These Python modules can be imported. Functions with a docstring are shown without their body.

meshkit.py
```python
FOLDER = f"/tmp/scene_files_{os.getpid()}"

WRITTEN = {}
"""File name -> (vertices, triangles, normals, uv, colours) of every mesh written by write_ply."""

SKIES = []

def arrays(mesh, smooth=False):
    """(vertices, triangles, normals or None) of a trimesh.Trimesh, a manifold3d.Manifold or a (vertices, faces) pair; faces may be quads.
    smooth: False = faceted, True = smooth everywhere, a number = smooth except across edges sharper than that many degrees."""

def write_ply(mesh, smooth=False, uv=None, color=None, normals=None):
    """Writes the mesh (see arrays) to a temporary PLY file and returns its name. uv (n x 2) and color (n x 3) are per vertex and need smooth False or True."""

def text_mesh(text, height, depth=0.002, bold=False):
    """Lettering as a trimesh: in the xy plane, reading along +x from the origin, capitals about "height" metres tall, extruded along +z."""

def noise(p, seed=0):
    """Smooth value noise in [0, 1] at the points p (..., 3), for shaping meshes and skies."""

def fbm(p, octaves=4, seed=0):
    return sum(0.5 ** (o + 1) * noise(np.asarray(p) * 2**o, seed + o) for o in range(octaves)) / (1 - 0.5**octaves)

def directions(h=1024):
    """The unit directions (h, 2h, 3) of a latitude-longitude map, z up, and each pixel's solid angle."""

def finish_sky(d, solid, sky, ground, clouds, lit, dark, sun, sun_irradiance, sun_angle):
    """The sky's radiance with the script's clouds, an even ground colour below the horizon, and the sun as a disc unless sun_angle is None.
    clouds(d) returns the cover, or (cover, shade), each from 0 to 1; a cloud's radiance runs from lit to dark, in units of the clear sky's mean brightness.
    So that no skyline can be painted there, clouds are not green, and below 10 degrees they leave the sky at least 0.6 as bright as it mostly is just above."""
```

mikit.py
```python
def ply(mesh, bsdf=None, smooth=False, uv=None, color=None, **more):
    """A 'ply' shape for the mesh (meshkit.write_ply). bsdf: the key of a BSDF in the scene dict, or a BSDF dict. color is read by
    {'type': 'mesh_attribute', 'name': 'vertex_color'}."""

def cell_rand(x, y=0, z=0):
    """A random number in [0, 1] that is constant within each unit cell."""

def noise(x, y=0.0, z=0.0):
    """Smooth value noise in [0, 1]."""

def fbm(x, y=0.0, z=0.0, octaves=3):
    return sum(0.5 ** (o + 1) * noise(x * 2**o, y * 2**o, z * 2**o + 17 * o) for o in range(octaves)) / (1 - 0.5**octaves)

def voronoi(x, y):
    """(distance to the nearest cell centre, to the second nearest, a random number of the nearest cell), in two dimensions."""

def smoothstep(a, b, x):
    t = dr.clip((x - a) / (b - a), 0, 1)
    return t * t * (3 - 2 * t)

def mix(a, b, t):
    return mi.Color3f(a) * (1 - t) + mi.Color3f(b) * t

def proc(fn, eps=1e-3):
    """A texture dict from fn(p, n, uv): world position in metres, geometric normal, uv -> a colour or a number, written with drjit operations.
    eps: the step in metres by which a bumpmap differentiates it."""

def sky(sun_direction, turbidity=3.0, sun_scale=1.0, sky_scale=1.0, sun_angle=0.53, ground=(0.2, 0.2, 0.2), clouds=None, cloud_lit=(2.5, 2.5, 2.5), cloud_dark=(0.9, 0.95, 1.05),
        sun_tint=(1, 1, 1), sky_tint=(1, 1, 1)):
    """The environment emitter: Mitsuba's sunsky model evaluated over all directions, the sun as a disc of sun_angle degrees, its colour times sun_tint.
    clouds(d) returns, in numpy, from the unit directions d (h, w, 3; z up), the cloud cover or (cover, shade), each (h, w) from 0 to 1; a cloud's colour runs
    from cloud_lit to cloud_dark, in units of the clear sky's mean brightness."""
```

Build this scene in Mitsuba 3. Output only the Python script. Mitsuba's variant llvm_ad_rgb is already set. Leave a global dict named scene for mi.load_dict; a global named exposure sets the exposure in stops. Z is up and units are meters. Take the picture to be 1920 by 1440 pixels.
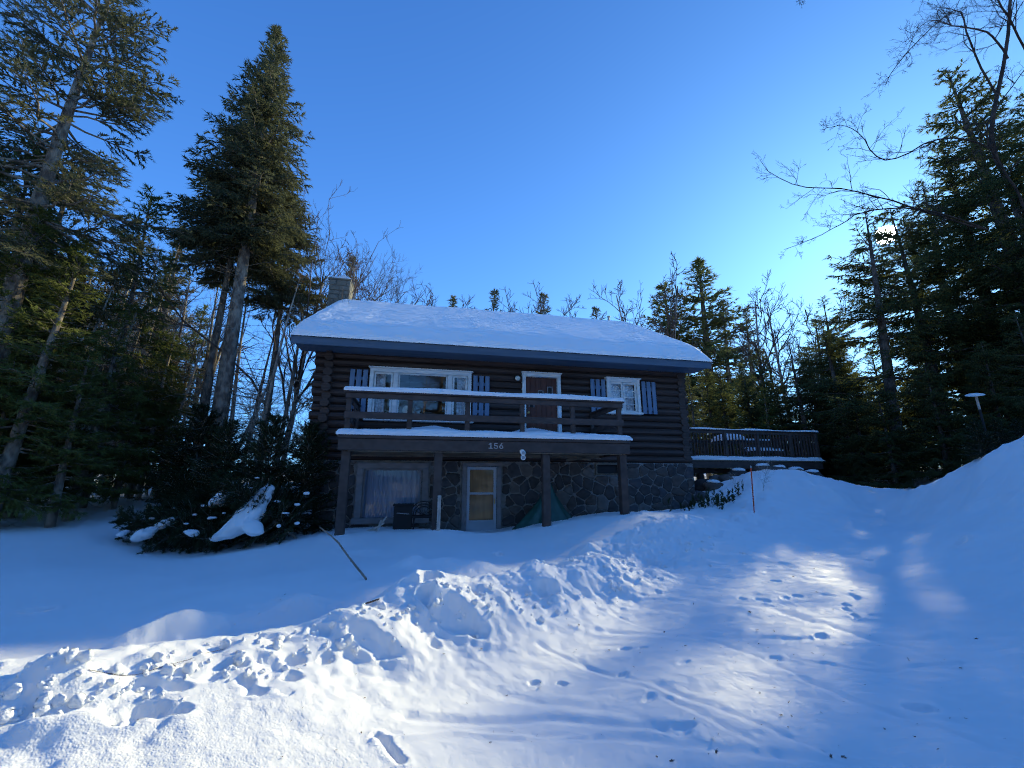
"""A log cabin on a snowy slope among conifers, seen against a low winter sun."""
import math
import numpy as np
import trimesh
import mitsuba as mi
import drjit as dr
from scipy.interpolate import RBFInterpolator, make_interp_spline
from scipy.spatial import Voronoi
from shapely.geometry import Polygon, box as sbox
from shapely.ops import unary_union
import meshkit
import mikit
from mikit import noise, fbm, mix, smoothstep, cell_rand, proc

T4 = mi.ScalarTransform4f
# ---------------------------------------------------------------- camera, sky, exposure
FPX, EYE = 805.0, 1.6
PITCH = math.atan(185 / 805.0)
CP, SP = math.cos(PITCH), math.sin(PITCH)
SUN = np.array([0.6356, 0.6542, 0.4099])
scene = {
    'camera': {'type': 'perspective', 'fov': 2 * math.degrees(math.atan(960 / FPX)), 'fov_axis': 'x', 'near_clip': 0.05, 'far_clip': 3000.0,
               'to_world': T4().look_at(origin=[0, 0, EYE], target=[0, CP, EYE + SP], up=[0, 0, 1])},
    'sky': mikit.sky(SUN, turbidity=2.2, sun_angle=1.5, sun_scale=0.88, sky_scale=1.2, sky_tint=(0.47, 0.90, 1.5), sun_tint=(0.97, 1.12, 1.02), ground=(0.3, 0.32, 0.36)),
}
exposure = 2.36
labels = {}


def ray(px, py):
    u, v = (px - 960) / FPX, (720 - py) / FPX
    return np.array([u, CP - SP * v, SP + CP * v])


def at(px, py, Y):
    r = ray(px, py)
    return r / r[1] * Y + np.array([0, 0, EYE])


# ---------------------------------------------------------------- naming
USED = set()


def numbered(key):
    k, n = key, 0
    while k in USED:
        n += 1
        k = f'{key}_{n:03d}'
    USED.add(k)
    return k


def thing(name, label=None, cat=None, group=None, kind=None):
    key = numbered(name)
    d = {}
    if label:
        d['label'] = label
    if cat:
        d['category'] = cat
    if group:
        d['group'] = group
    if kind:
        d['kind'] = kind
    labels[key] = d
    return key


def put(key, mesh, bsdf, smooth=False, **more):
    scene[key] = mikit.ply(mesh, bsdf, smooth, **more)
    return key


def part(parent, name, mesh, bsdf, smooth=False, label=None, kind=None):
    key = numbered(parent + '__' + name)
    put(key, mesh, bsdf, smooth)
    if label or kind:
        labels[key] = {k: v for k, v in (('label', label), ('kind', kind)) if v}
    return key


def rng(seed):
    return np.random.default_rng(seed)


# ---------------------------------------------------------------- mesh helpers
HD, HN, HO = np.array([0.978, 0.208]), np.array([-0.208, 0.978]), np.array([0.0, 12.0])


def hw(p):
    """house coordinates (s along the front, t into the house, z) -> world"""
    p = np.asarray(p, float)
    xy = HO + p[..., :1] * HD + p[..., 1:2] * HN
    return np.concatenate([xy, p[..., 2:3]], -1)


def wh(p):
    q = np.asarray(p, float)[..., :2] - HO
    return np.concatenate([(q @ HD)[..., None], (q @ HN)[..., None]], -1)


def cham(a, b, c=0.008):
    """bevelled box between corners a and b"""
    a, b = np.minimum(a, b).astype(float), np.maximum(a, b).astype(float)
    c = min(c, 0.3 * (b - a).min())
    V, F = [], []
    mid = (a + b) / 2
    for ax in range(3):
        for sg in (0, 1):
            for i in (0, 1):
                for j in (0, 1):
                    p = np.zeros(3)
                    o = [k for k in range(3) if k != ax]
                    p[ax] = (a, b)[sg][ax]
                    p[o[0]] = b[o[0]] - c if i else a[o[0]] + c
                    p[o[1]] = b[o[1]] - c if j else a[o[1]] + c
                    V.append(p)
    h = trimesh.convex.convex_hull(np.array(V))
    return np.array(h.vertices), np.array(h.faces)


def join(*ms):
    V, F, n = [], [], 0
    for m in ms:
        v, f = m if isinstance(m, tuple) else (np.array(m.vertices), np.array(m.faces))
        f = np.asarray(f)
        if f.shape[1] == 4:
            f = np.vstack([f[:, [0, 1, 2]], f[:, [0, 2, 3]]])
        V.append(v)
        F.append(f + n)
        n += len(v)
    return np.vstack(V), np.vstack(F)


def hbox(s0, s1, t0, t1, z0, z1, c=0.008):
    v, f = cham((s0, t0, z0), (s1, t1, z1), c)
    return hw(v), f


def plainbox(a, b):
    m = trimesh.creation.box(bounds=[np.minimum(a, b), np.maximum(a, b)])
    return np.array(m.vertices), np.array(m.faces)


def beam(p, q, w, h, c=0.006):
    """bevelled bar from p to q, w wide (sideways) and h high"""
    p, q = np.asarray(p, float), np.asarray(q, float)
    L = np.linalg.norm(q - p)
    x = (q - p) / L
    up = np.array([0, 0, 1.0]) if abs(x[2]) < 0.95 else np.array([0, 1.0, 0])
    y = np.cross(up, x)
    y /= np.linalg.norm(y)
    z = np.cross(x, y)
    v, f = cham((0, -w / 2, -h / 2), (L, w / 2, h / 2), c)
    return p + v @ np.array([x, y, z]), f


def tubes(P, R, k=3):
    """P (n, m, 3), R (n, m): open tubes"""
    P, R = np.asarray(P, float), np.asarray(R, float)
    n, m = P.shape[:2]
    t = np.gradient(P, axis=1)
    t /= np.linalg.norm(t, axis=2, keepdims=True) + 1e-12
    ref = np.where(np.abs(t[..., 2:]) < 0.9, [0, 0, 1.0], [1.0, 0, 0])
    a = np.cross(t, ref)
    a /= np.linalg.norm(a, axis=2, keepdims=True) + 1e-12
    b = np.cross(t, a)
    an = np.arange(k) * 2 * np.pi / k
    V = P[:, :, None] + R[:, :, None, None] * (np.cos(an)[:, None] * a[:, :, None] + np.sin(an)[:, None] * b[:, :, None])
    idx = np.arange(n * m * k).reshape(n, m, k)
    q = np.stack([idx[:, :-1], np.roll(idx, -1, 2)[:, :-1], np.roll(idx, -1, 2)[:, 1:], idx[:, 1:]], -1).reshape(-1, 4)
    q = q[:, ::-1]
    return V.reshape(-1, 3), np.vstack([q[:, [0, 1, 2]], q[:, [0, 2, 3]]])


def lathe(profile, n=24):
    """profile [(r, z)] turned about z"""
    pr = np.array(profile, float)
    an = np.arange(n) * 2 * np.pi / n
    V = np.stack([pr[:, None, 0] * np.cos(an), pr[:, None, 0] * np.sin(an), np.broadcast_to(pr[:, None, 1], (len(pr), n))], -1)
    idx = np.arange(len(pr) * n).reshape(len(pr), n)
    q = np.stack([idx[:-1], np.roll(idx, -1, 1)[:-1], np.roll(idx, -1, 1)[1:], idx[1:]], -1).reshape(-1, 4)
    return V.reshape(-1, 3), np.vstack([q[:, [0, 1, 2]], q[:, [0, 2, 3]]])


def gridmesh(P):
    n, m = P.shape[:2]
    i = np.arange(n * m).reshape(n, m)
    q = np.stack([i[:-1, :-1], i[1:, :-1], i[1:, 1:], i[:-1, 1:]], -1).reshape(-1, 4)
    return P.reshape(-1, 3), np.vstack([q[:, [0, 1, 2]], q[:, [0, 2, 3]]])


def slab(s0, s1, t0, t1, base, thick, R=0.15, step=0.05, bump=0.02, scale=3.0, seed=0, lip=0.25, frame=hw, R2=None):
    """snow lying on base(s, t): thick in the middle, rounded down to its edges"""
    s, t = np.meshgrid(np.linspace(s0, s1, max(8, int((s1 - s0) / step))), np.linspace(t0, t1, max(7, int((t1 - t0) / step))), indexing='ij')
    d = np.minimum(np.minimum(s - s0, s1 - s), np.minimum(t - t0, t1 - t))
    dd = np.minimum(np.minimum(s - s0, s1 - s) / (R2 or R), np.minimum(t - t0, t1 - t) / R)
    p = np.sqrt(np.clip(1 - (1 - np.minimum(dd, 1)) ** 2, 0, 1))
    b = base(s, t)
    th = thick(s, t) if callable(thick) else thick
    nz = meshkit.fbm(np.stack([s * scale, t * scale, s * 0 + seed], -1), 4, seed) - 0.5
    top = b + th * (lip + (1 - lip) * p) + bump * nz * 2 * np.minimum(p + 0.2, 1)
    jig = (meshkit.fbm(np.stack([s * 6, t * 6, s * 0 + 9 + seed], -1), 2, seed) - 0.5) * 0.04 * (d < 1e-6)
    up = frame(np.stack([s, t + jig, top], -1))
    lo = frame(np.stack([s, t + jig, b], -1))
    v1, f1 = gridmesh(up)
    n, m = s.shape
    i = np.arange(n * m).reshape(n, m)
    ring = np.concatenate([i[:, 0], i[-1, 1:], i[-2::-1, -1], i[0, -2:0:-1]])
    k = len(v1)
    r2 = np.roll(ring, -1)
    skirt = np.stack([ring, ring + k, r2 + k, r2], -1)
    skirt = np.vstack([skirt[:, [0, 1, 2]], skirt[:, [0, 2, 3]]])
    bottom = f1[:, ::-1] + k
    return np.vstack([v1, lo.reshape(-1, 3)]), np.vstack([f1, skirt, bottom])


# ---------------------------------------------------------------- materials
def rgb(*c):
    return {'type': 'rgb', 'value': list(c)}


def hs(p):
    return p.x * 0.978 + (p.y - 12.0) * 0.208


def ht(p):
    return -p.x * 0.208 + (p.y - 12.0) * 0.978


def pbr(name, col, rough=0.7, spec=0.3, bump=None, scale=1.0, **more):
    b = {'type': 'principled', 'base_color': col if isinstance(col, dict) else rgb(*col), 'roughness': rough, 'specular': spec, **more}
    if bump is not None:
        b = {'type': 'bumpmap', 'tex': proc(bump), 'scale': scale, 'bsdf': b}
    scene[name] = {'type': 'twosided', 'bsdf': b}


def snow_bump(p, n, uv):
    return 0.010 * fbm(p.x * 9, p.y * 9, p.z * 9, 2) + 0.0055 * fbm(p.x * 38, p.y * 38, p.z * 38, 2) + 0.003 * noise(p.x * 140, p.y * 140, p.z * 140)


def roof_bump(p, n, uv):
    s, t = hs(p), ht(p)
    return 0.06 * noise(s * 2.2 + t * 1.0, t * 8.0, 3.0) + 0.045 * fbm(s * 5, t * 15, 0.0, 2) + 0.018 * noise(s * 22, t * 36, 0.0)


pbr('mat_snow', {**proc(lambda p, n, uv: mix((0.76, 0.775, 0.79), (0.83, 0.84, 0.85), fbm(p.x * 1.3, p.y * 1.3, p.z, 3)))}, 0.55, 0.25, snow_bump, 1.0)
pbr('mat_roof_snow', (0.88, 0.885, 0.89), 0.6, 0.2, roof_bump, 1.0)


def wood(c1, c2, k=(1.2, 30, 30)):
    def f(p, n, uv):
        s, t = hs(p), ht(p)
        g = fbm(s * k[0], t * k[1], p.z * k[2], 3)
        w = noise(s * 0.7, t * 0.7, p.z * 1.7)
        return mix(c1, c2, smoothstep(0.2, 0.8, g * 0.7 + w * 0.3))
    return proc(f)


def grain(p, n, uv):
    return 0.004 * noise(hs(p) * 3, ht(p) * 60, p.z * 60)


pbr('mat_log', wood((0.034, 0.023, 0.020), (0.080, 0.054, 0.045)), 0.65, 0.3, grain, 1.0)
pbr('mat_log_end', wood((0.05, 0.03, 0.022), (0.11, 0.065, 0.05), (20, 20, 20)), 0.8, 0.2)
pbr('mat_beam', wood((0.040, 0.029, 0.026), (0.078, 0.056, 0.049), (8, 8, 8)), 0.6, 0.35)
pbr('mat_old_wood', wood((0.10, 0.085, 0.065), (0.22, 0.19, 0.15), (4, 25, 25)), 0.85, 0.2)
pbr('mat_white', wood((0.62, 0.62, 0.60), (0.78, 0.78, 0.76), (6, 6, 14)), 0.5, 0.4)
pbr('mat_shutter', wood((0.10, 0.165, 0.26), (0.16, 0.235, 0.335), (14, 14, 3)), 0.6, 0.3)
pbr('mat_fascia', wood((0.06, 0.095, 0.14), (0.09, 0.135, 0.19), (1.2, 10, 16)), 0.6, 0.35)
pbr('mat_door', wood((0.07, 0.022, 0.014), (0.13, 0.042, 0.026), (22, 22, 1.6)), 0.5, 0.35)
pbr('mat_inner_door', wood((0.22, 0.11, 0.04), (0.36, 0.20, 0.08), (16, 16, 2)), 0.45, 0.4)
pbr('mat_metal_frame', wood((0.34, 0.37, 0.42), (0.44, 0.47, 0.52), (3, 3, 3)), 0.45, 0.5)
pbr('mat_trim_grey', wood((0.18, 0.172, 0.18), (0.27, 0.255, 0.26), (5, 5, 9)), 0.75, 0.3)
pbr('mat_curtain', (0.22, 0.27, 0.36), 0.9, 0.1)
pbr('mat_lace', {**proc(lambda p, n, uv: mix((0.30, 0.32, 0.36), (0.72, 0.74, 0.76), noise(hs(p) * 28, 0.0, p.z * 28)))}, 0.9, 0.1)
pbr('mat_dark', (0.018, 0.018, 0.02), 0.7, 0.3)
pbr('mat_room', (0.10, 0.075, 0.055), 0.9, 0.1)
pbr('mat_mortar', {**proc(lambda p, n, uv: mix((0.12, 0.115, 0.11), (0.30, 0.29, 0.275), fbm(hs(p) * 12, 0.0, p.z * 12, 3)))}, 0.9, 0.1)


def stone(c1, c2, seed):
    return proc(lambda p, n, uv: mix(c1, c2, fbm(p.x * 9 + seed, p.y * 9, p.z * 9, 3)))


def stone_bump(p, n, uv):
    return 0.012 * fbm(p.x * 22, p.y * 22, p.z * 22, 3)


STONES = ['mat_stone_a', 'mat_stone_b', 'mat_stone_c', 'mat_stone_d']
for nm, c1, c2 in zip(STONES, ((0.035, 0.031, 0.031), (0.055, 0.044, 0.039), (0.040, 0.040, 0.043), (0.085, 0.072, 0.066)), ((0.095, 0.084, 0.080), (0.14, 0.11, 0.095), (0.115, 0.108, 0.112), (0.20, 0.175, 0.16))):
    pbr(nm, stone(c1, c2, 3.0), 0.85, 0.2, stone_bump, 1.0)
pbr('mat_block', stone((0.12, 0.115, 0.095), (0.27, 0.255, 0.21), 1.0), 0.9, 0.15, stone_bump, 1.0)
pbr('mat_tarp', {**proc(lambda p, n, uv: mix((0.012, 0.055, 0.045), (0.025, 0.10, 0.08), fbm(p.x * 5, p.y * 5, p.z * 5, 3)))}, 0.35, 0.5)
pbr('mat_galv', (0.30, 0.31, 0.32), 0.5, 0.5)
pbr('mat_brass', (0.45, 0.33, 0.14), 0.35, 0.5, metallic=0.8)
pbr('mat_globe', (0.80, 0.77, 0.66), 0.4, 0.4)
pbr('mat_lampshade', (0.75, 0.60, 0.42), 0.8, 0.1)
pbr('mat_orange', (0.55, 0.07, 0.03), 0.45, 0.4)
pbr('mat_number', (0.33, 0.31, 0.30), 0.5, 0.4)
pbr('mat_pale_stick', wood((0.35, 0.29, 0.24), (0.55, 0.48, 0.42), (30, 30, 8)), 0.8, 0.2)
scene['mat_storm_pane'] = {'type': 'thindielectric', 'int_ior': 1.25}
scene['mat_glass'] = {'type': 'thindielectric', 'int_ior': 1.55}


def bark(c1, c2, k=6.0):
    return proc(lambda p, n, uv: mix(c1, c2, smoothstep(0.25, 0.75, fbm(p.x * k * 2, p.y * k * 2, p.z * k * 0.8, 3))))


def bark_bump(p, n, uv):
    return 0.02 * fbm(p.x * 22, p.y * 22, p.z * 7, 2)


pbr('mat_bark', bark((0.11, 0.09, 0.075), (0.30, 0.26, 0.21)), 0.9, 0.1, bark_bump, 1.0)
pbr('mat_dark_bark', bark((0.045, 0.036, 0.030), (0.12, 0.10, 0.085)), 0.9, 0.1, bark_bump, 1.0)
pbr('mat_pale_bark', bark((0.22, 0.18, 0.15), (0.50, 0.45, 0.38), 4.0), 0.85, 0.15)
pbr('mat_dark_twig', bark((0.025, 0.02, 0.018), (0.06, 0.048, 0.042), 4.0), 0.9, 0.1)
pbr('mat_twig', bark((0.07, 0.05, 0.042), (0.16, 0.12, 0.10), 4.0), 0.9, 0.1)


def leaf(name, c1, c2, trans=0.55):
    scene[name] = {'type': 'principledthin', 'base_color': proc(lambda p, n, uv: mix(c1, c2, fbm(p.x * 1.7, p.y * 1.7, p.z * 1.7, 2))), 'roughness': 0.55, 'diff_trans': trans, 'eta': 1.35}


leaf('mat_spruce', (0.065, 0.078, 0.040), (0.16, 0.165, 0.09), 1.0)
leaf('mat_fir', (0.09, 0.12, 0.034), (0.21, 0.235, 0.075), 1.1)
leaf('mat_hemlock', (0.060, 0.080, 0.030), (0.15, 0.165, 0.065), 1.2)
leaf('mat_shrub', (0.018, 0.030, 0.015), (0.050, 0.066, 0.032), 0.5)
leaf('mat_dry', (0.10, 0.06, 0.03), (0.20, 0.12, 0.06), 0.6)
# ---------------------------------------------------------------- the snow-covered ground
CTRL = [at(*q) for q in [
    # packed drive, from under the camera up to the right
    (0, 1440, 2.38), (480, 1440, 2.68), (960, 1440, 2.9), (1920, 1440, 2.88), (1300, 1250, 4.2), (1700, 1250, 4.15),
    (1500, 1100, 6.3), (1800, 1120, 5.7), (1600, 1010, 9.0), (1690, 930, 14.0), (1640, 955, 11.6), (1500, 1010, 8.8), (1900, 1300, 3.7),
    (0, 1400, 2.5), (200, 1335, 2.78), (400, 1270, 3.2), (550, 1255, 3.5), (700, 1245, 3.9), (830, 1192, 4.5), (1000, 1165, 5.1), (1120, 1120, 6.1), (1250, 1060, 7.5),
    # plough bank between the drive and the yard
    (1240, 988, 8.7), (1413, 968, 10.2),
    # yard
    (60, 1170, 4.85), (250, 1130, 5.6), (450, 1080, 7.1), (700, 1042, 8.4), (940, 1012, 9.4), (600, 1045, 8.2), (300, 1040, 9.2), (100, 1080, 6.6),
    # along the porch and the front wall
    (640, 1006, 9.2), (740, 1004, 9.5), (830, 993, 9.7), (905, 1001, 11.0), (1000, 991, 10.2), (1040, 980, 10.6), (1120, 967, 11.0), (1190, 960, 12.2), (1305, 948, 13.0),
    (1150, 985, 9.6), (1300, 965, 10.6),
    # mound before the side deck, valley, big bank on the right
    (1350, 935, 12.6), (1420, 894, 13.0), (1500, 889, 13.0), (1560, 904, 12.8), (1610, 918, 12.6),
    (1500, 960, 10.6), (1740, 912, 11.5), (1800, 884, 10.6), (1860, 850, 9.8), (1920, 821, 9.0), (1860, 930, 8.2), (1900, 1000, 6.8), (1760, 980, 9.4),
    # left edge under the trees
    (0, 1002, 9.0), (100, 977, 10.8), (200, 946, 13.0), (330, 936, 14.0), (450, 1024, 9.8), (230, 1010, 9.6), (0, 1060, 7.2)]]
_crest = [(0, 1246, 2.85), (150, 1230, 3.05), (270, 1212, 3.3), (380, 1192, 3.55), (480, 1184, 3.85), (580, 1168, 4.1), (700, 1130, 4.55), (775, 1080, 4.9), (870, 1080, 5.35), (940, 1072, 5.85), (1000, 1060, 6.3), (1110, 1046, 7.2)]
CTRL += [at(*q) for q in _crest]
for q in _crest:    # its back falls away towards the yard
    c = at(*q)
    CTRL += [(c[0] - 0.15, c[1] + 0.65, c[2] - 0.26), (c[0] - 0.3, c[1] + 1.5, max(0.3, c[2] - 0.55))]
CTRL = np.array(CTRL + [(-4.5, 2.0, 0.45), (-6, 1.2, 0.35), (-9, 2, 0.15), (-6, -3, 0.0), (0, 0.3, 0.0), (3, 0, 0.02), (0, -5, 0.0), (6, 1.5, 0.5), (9, 4.0, 1.9), (9, -2, 0.8), (-14, 8, 0.6), (-15, 16, 1.2), (-8, 17, 1.1),
                        (0, 15, 0.5), (0, 21, 1.1), (8, 20, 1.6), (14, 20, 1.6), (16, 12, 2.6), (17, 5, 2.6), (11.5, 7.5, 2.7), (-20, 0, 0.5), (-20, 25, 1.6), (0, 30, 1.6), (20, 28, 2.2), (22, 0, 2.4), (0, -15, 0.0), (20, -15, 1.5), (-20, -15, 0.2)])
_rbf = RBFInterpolator(CTRL[:, :2], CTRL[:, 2], kernel='thin_plate_spline', smoothing=0.004)


def base_ground(x, y):
    x, y = np.asarray(x, float), np.asarray(y, float)
    xc, yc = np.clip(x, -20, 22), np.clip(y, -15, 30)
    z = _rbf(np.stack([xc.ravel(), yc.ravel()], -1)).reshape(x.shape)
    far = np.hypot(x - xc, y - yc)
    return z + np.minimum(far * 0.03, 0.8) + 0.0 * far


BANK = np.array([at(*q)[:2] for q in [(0, 1300, 2.72), (270, 1240, 3.25), (420, 1200, 3.6), (600, 1170, 4.05), (700, 1150, 4.4), (800, 1110, 4.9), (930, 1090, 5.7), (1080, 1070, 6.6), (1200, 1020, 8.0), (1400, 978, 10.0)]])


def seg_dist(x, y, P):
    best = np.full(x.shape, 1e9)
    for a, b in zip(P[:-1], P[1:]):
        d = b - a
        u = np.clip(((x - a[0]) * d[0] + (y - a[1]) * d[1]) / (d @ d), 0, 1)
        best = np.minimum(best, np.hypot(x - a[0] - u * d[0], y - a[1] - u * d[1]))
    return best


def gp(px, py):
    """the world point of the bare ground seen at a pixel of the photograph"""
    r = ray(px, py)
    Y = np.linspace(1.5, 16, 900)
    P = r / r[1] * Y[:, None] + np.array([0, 0, EYE])
    below = P[:, 2] < base_ground(P[:, 0], P[:, 1])
    i = int(np.argmax(below)) if below.any() else 299
    return P[i]


# lumps: (pixel, radius along, radius across, height, direction in degrees, sharpness)
LUMPS = [
    ((775, 1060), .24, .17, .12, 70, 2.0), ((1105, 1044), .34, .26, .24, 60, 1.1), ((1105, 1060), .7, .45, .10, 40, 2), ((690, 1040), .6, .3, .08, 20, 2.0),
    ((345, 1184), .26, .14, .17, 62, 2.2), ((560, 1150), .26, .15, .17, 55, 2.2), ((255, 1212), .24, .13, .13, 55, 2.0), ((480, 1160), .25, .2, .07, 50, 2),
    ((95, 1290), .13, .09, .09, 20, 2.4), ((40, 1290), .12, .10, .08, 80, 2.4), ((45, 1392), .12, .075, .09, 20, 3), ((145, 1360), .10, .07, .05, 60, 2.4), ((115, 1310), .30, .08, .05, 40, 2),
    ((880, 1152), .30, .16, .14, 20, 3.5), ((830, 1140), .16, .12, .10, 90, 2.5), ((950, 1140), .28, .14, .09, 0, 2.5), ((1080, 1090), .30, .18, .16, 30, 1.4), ((1010, 1075), .25, .18, .12, 80, 1.8),
    ((900, 1070), .3, .2, .12, 40, 1.6), ((840, 1060), .35, .2, .10, 10, 1.8), ((700, 1200), .32, .18, .12, 10, 2.5), ((640, 1180), .22, .18, .09, 40, 2), ((760, 1170), .2, .15, .07, 60, 2),
    ((1413, 975), .32, .22, .16, 20, 1.2), ((1465, 965), .25, .15, .10, 40, 1.4), ((1300, 985), .9, .15, .09, 10, 1.6), ((1180, 1000), .7, .15, .06, 10, 2), ((1560, 930), .5, .4, .18, 10, 2.0),
    ((1590, 975), .5, .15, .08, 60, 2), ((1745, 975), .5, .2, .10, 30, 2), ((1690, 1000), .5, .12, .06, 40, 2), ((1800, 1010), .4, .16, .08, 60, 2), ((1230, 1080), .3, .2, .05, 30, 2),
    ((1720, 935), .4, .3, .16, 10, 1.6), ((1775, 905), .4, .3, .14, 30, 1.4), ((1850, 870), .35, .3, .16, 50, 1.5), ((1560, 1000), .5, .12, .08, 35, 1.4), ((1480, 1010), .4, .1, .07, 50, 1.4), ((1620, 985), .45, .15, .08, 20, 1.4), ((1850, 1085), .25, .15, .07, 30, 1.5), ((1150, 1100), .25, .15, .06, 40, 1.6), ((1040, 1110), .2, .12, .07, 10, 1.8), ((1290, 1045), .35, .14, .06, 20, 1.6)]
PITS = [((865, 1176), .30, .09, .06, 5), ((705, 1228), .24, .07, .04, 5), ((60, 1150), .16, .10, .07, 60), ((810, 1085), .12, .1, .08, 30), ((900, 1058), .10, .07, .07, 40), ((935, 1040), .12, .07, .08, 70),
        ((1020, 1108), .16, .09, .07, 10), ((1060, 1120), .18, .07, .05, 20), ((1200, 1015), .16, .12, .06, 0), ((800, 1130), .09, .08, .09, 0), ((1000, 1283), .05, .028, .035, 10), ((1052, 1283), .05, .028, .035, 170),
        ((1205, 1219), .045, .025, .03, 0), ((1170, 1263), .05, .03, .025, 0), ((530, 1300), .05, .03, .02, 20), ((820, 1215), .06, .05, .05, 20), ((290, 1325), .12, .06, .05, 10), ((255, 1335), .10, .06, .05, 50),
        ((460, 1275), .06, .04, .035, 0), ((545, 1275), .06, .05, .04, 0), ((480, 1295), .06, .04, .035, 0), ((340, 1335), .05, .04, .04, 0), ((550, 1235), .08, .05, .04, 20), ((440, 1245), .08, .04, .035, 30),
        ((600, 1200), .09, .05, .04, 20), ((610, 1240), .05, .05, .04, 0), ((330, 1290), .09, .04, .04, 20), ((275, 1285), .09, .05, .035, 10), ((1180, 1060), .07, .04, .05, 20), ((1740, 1330), .12, .07, .03, 20), ((1810, 1020), .15, .06, .06, 20)]
_pr = rng(17)
for _k in range(30):    # scuffs and old footprints on the slope
    _u = _pr.uniform()
    PITS.append(((1180 + 620 * _u + _pr.normal(0, 40), 1090 + 250 * (1 - _u) * _pr.uniform(0.2, 1) + _pr.normal(0, 30)), _pr.uniform(.05, .10), _pr.uniform(.03, .055), _pr.uniform(.008, .024), _pr.uniform(0, 180)))
TRACKS = [([(1010, 1205), (1180, 1270), (1450, 1370), (1700, 1470)], .03, .009), ([(1080, 1235), (1260, 1310), (1500, 1440)], .025, .008), ([(900, 1290), (1150, 1330), (1420, 1440)], .05, .007), ([(1150, 1150), (1350, 1210), (1650, 1330), (1900, 1420)], .04, .008), ([(1240, 1110), (1450, 1140), (1750, 1230)], .05, .008), ([(1120, 1180), (1500, 1195), (1900, 1190)], .05, .015), ([(700, 1400), (850, 1375), (1100, 1385)], .03, -.012),
          ([(1000, 1380), (1300, 1395), (1600, 1440)], .04, .012), ([(760, 1345), (1020, 1345), (1280, 1370)], .05, .02), ([(1480, 1230), (1640, 1250), (1800, 1240)], .03, .015), ([(701, 1387), (722, 1405), (750, 1438)], .022, .045),
          ([(155, 1285), (300, 1255), (415, 1212)], .012, .008)]


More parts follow.
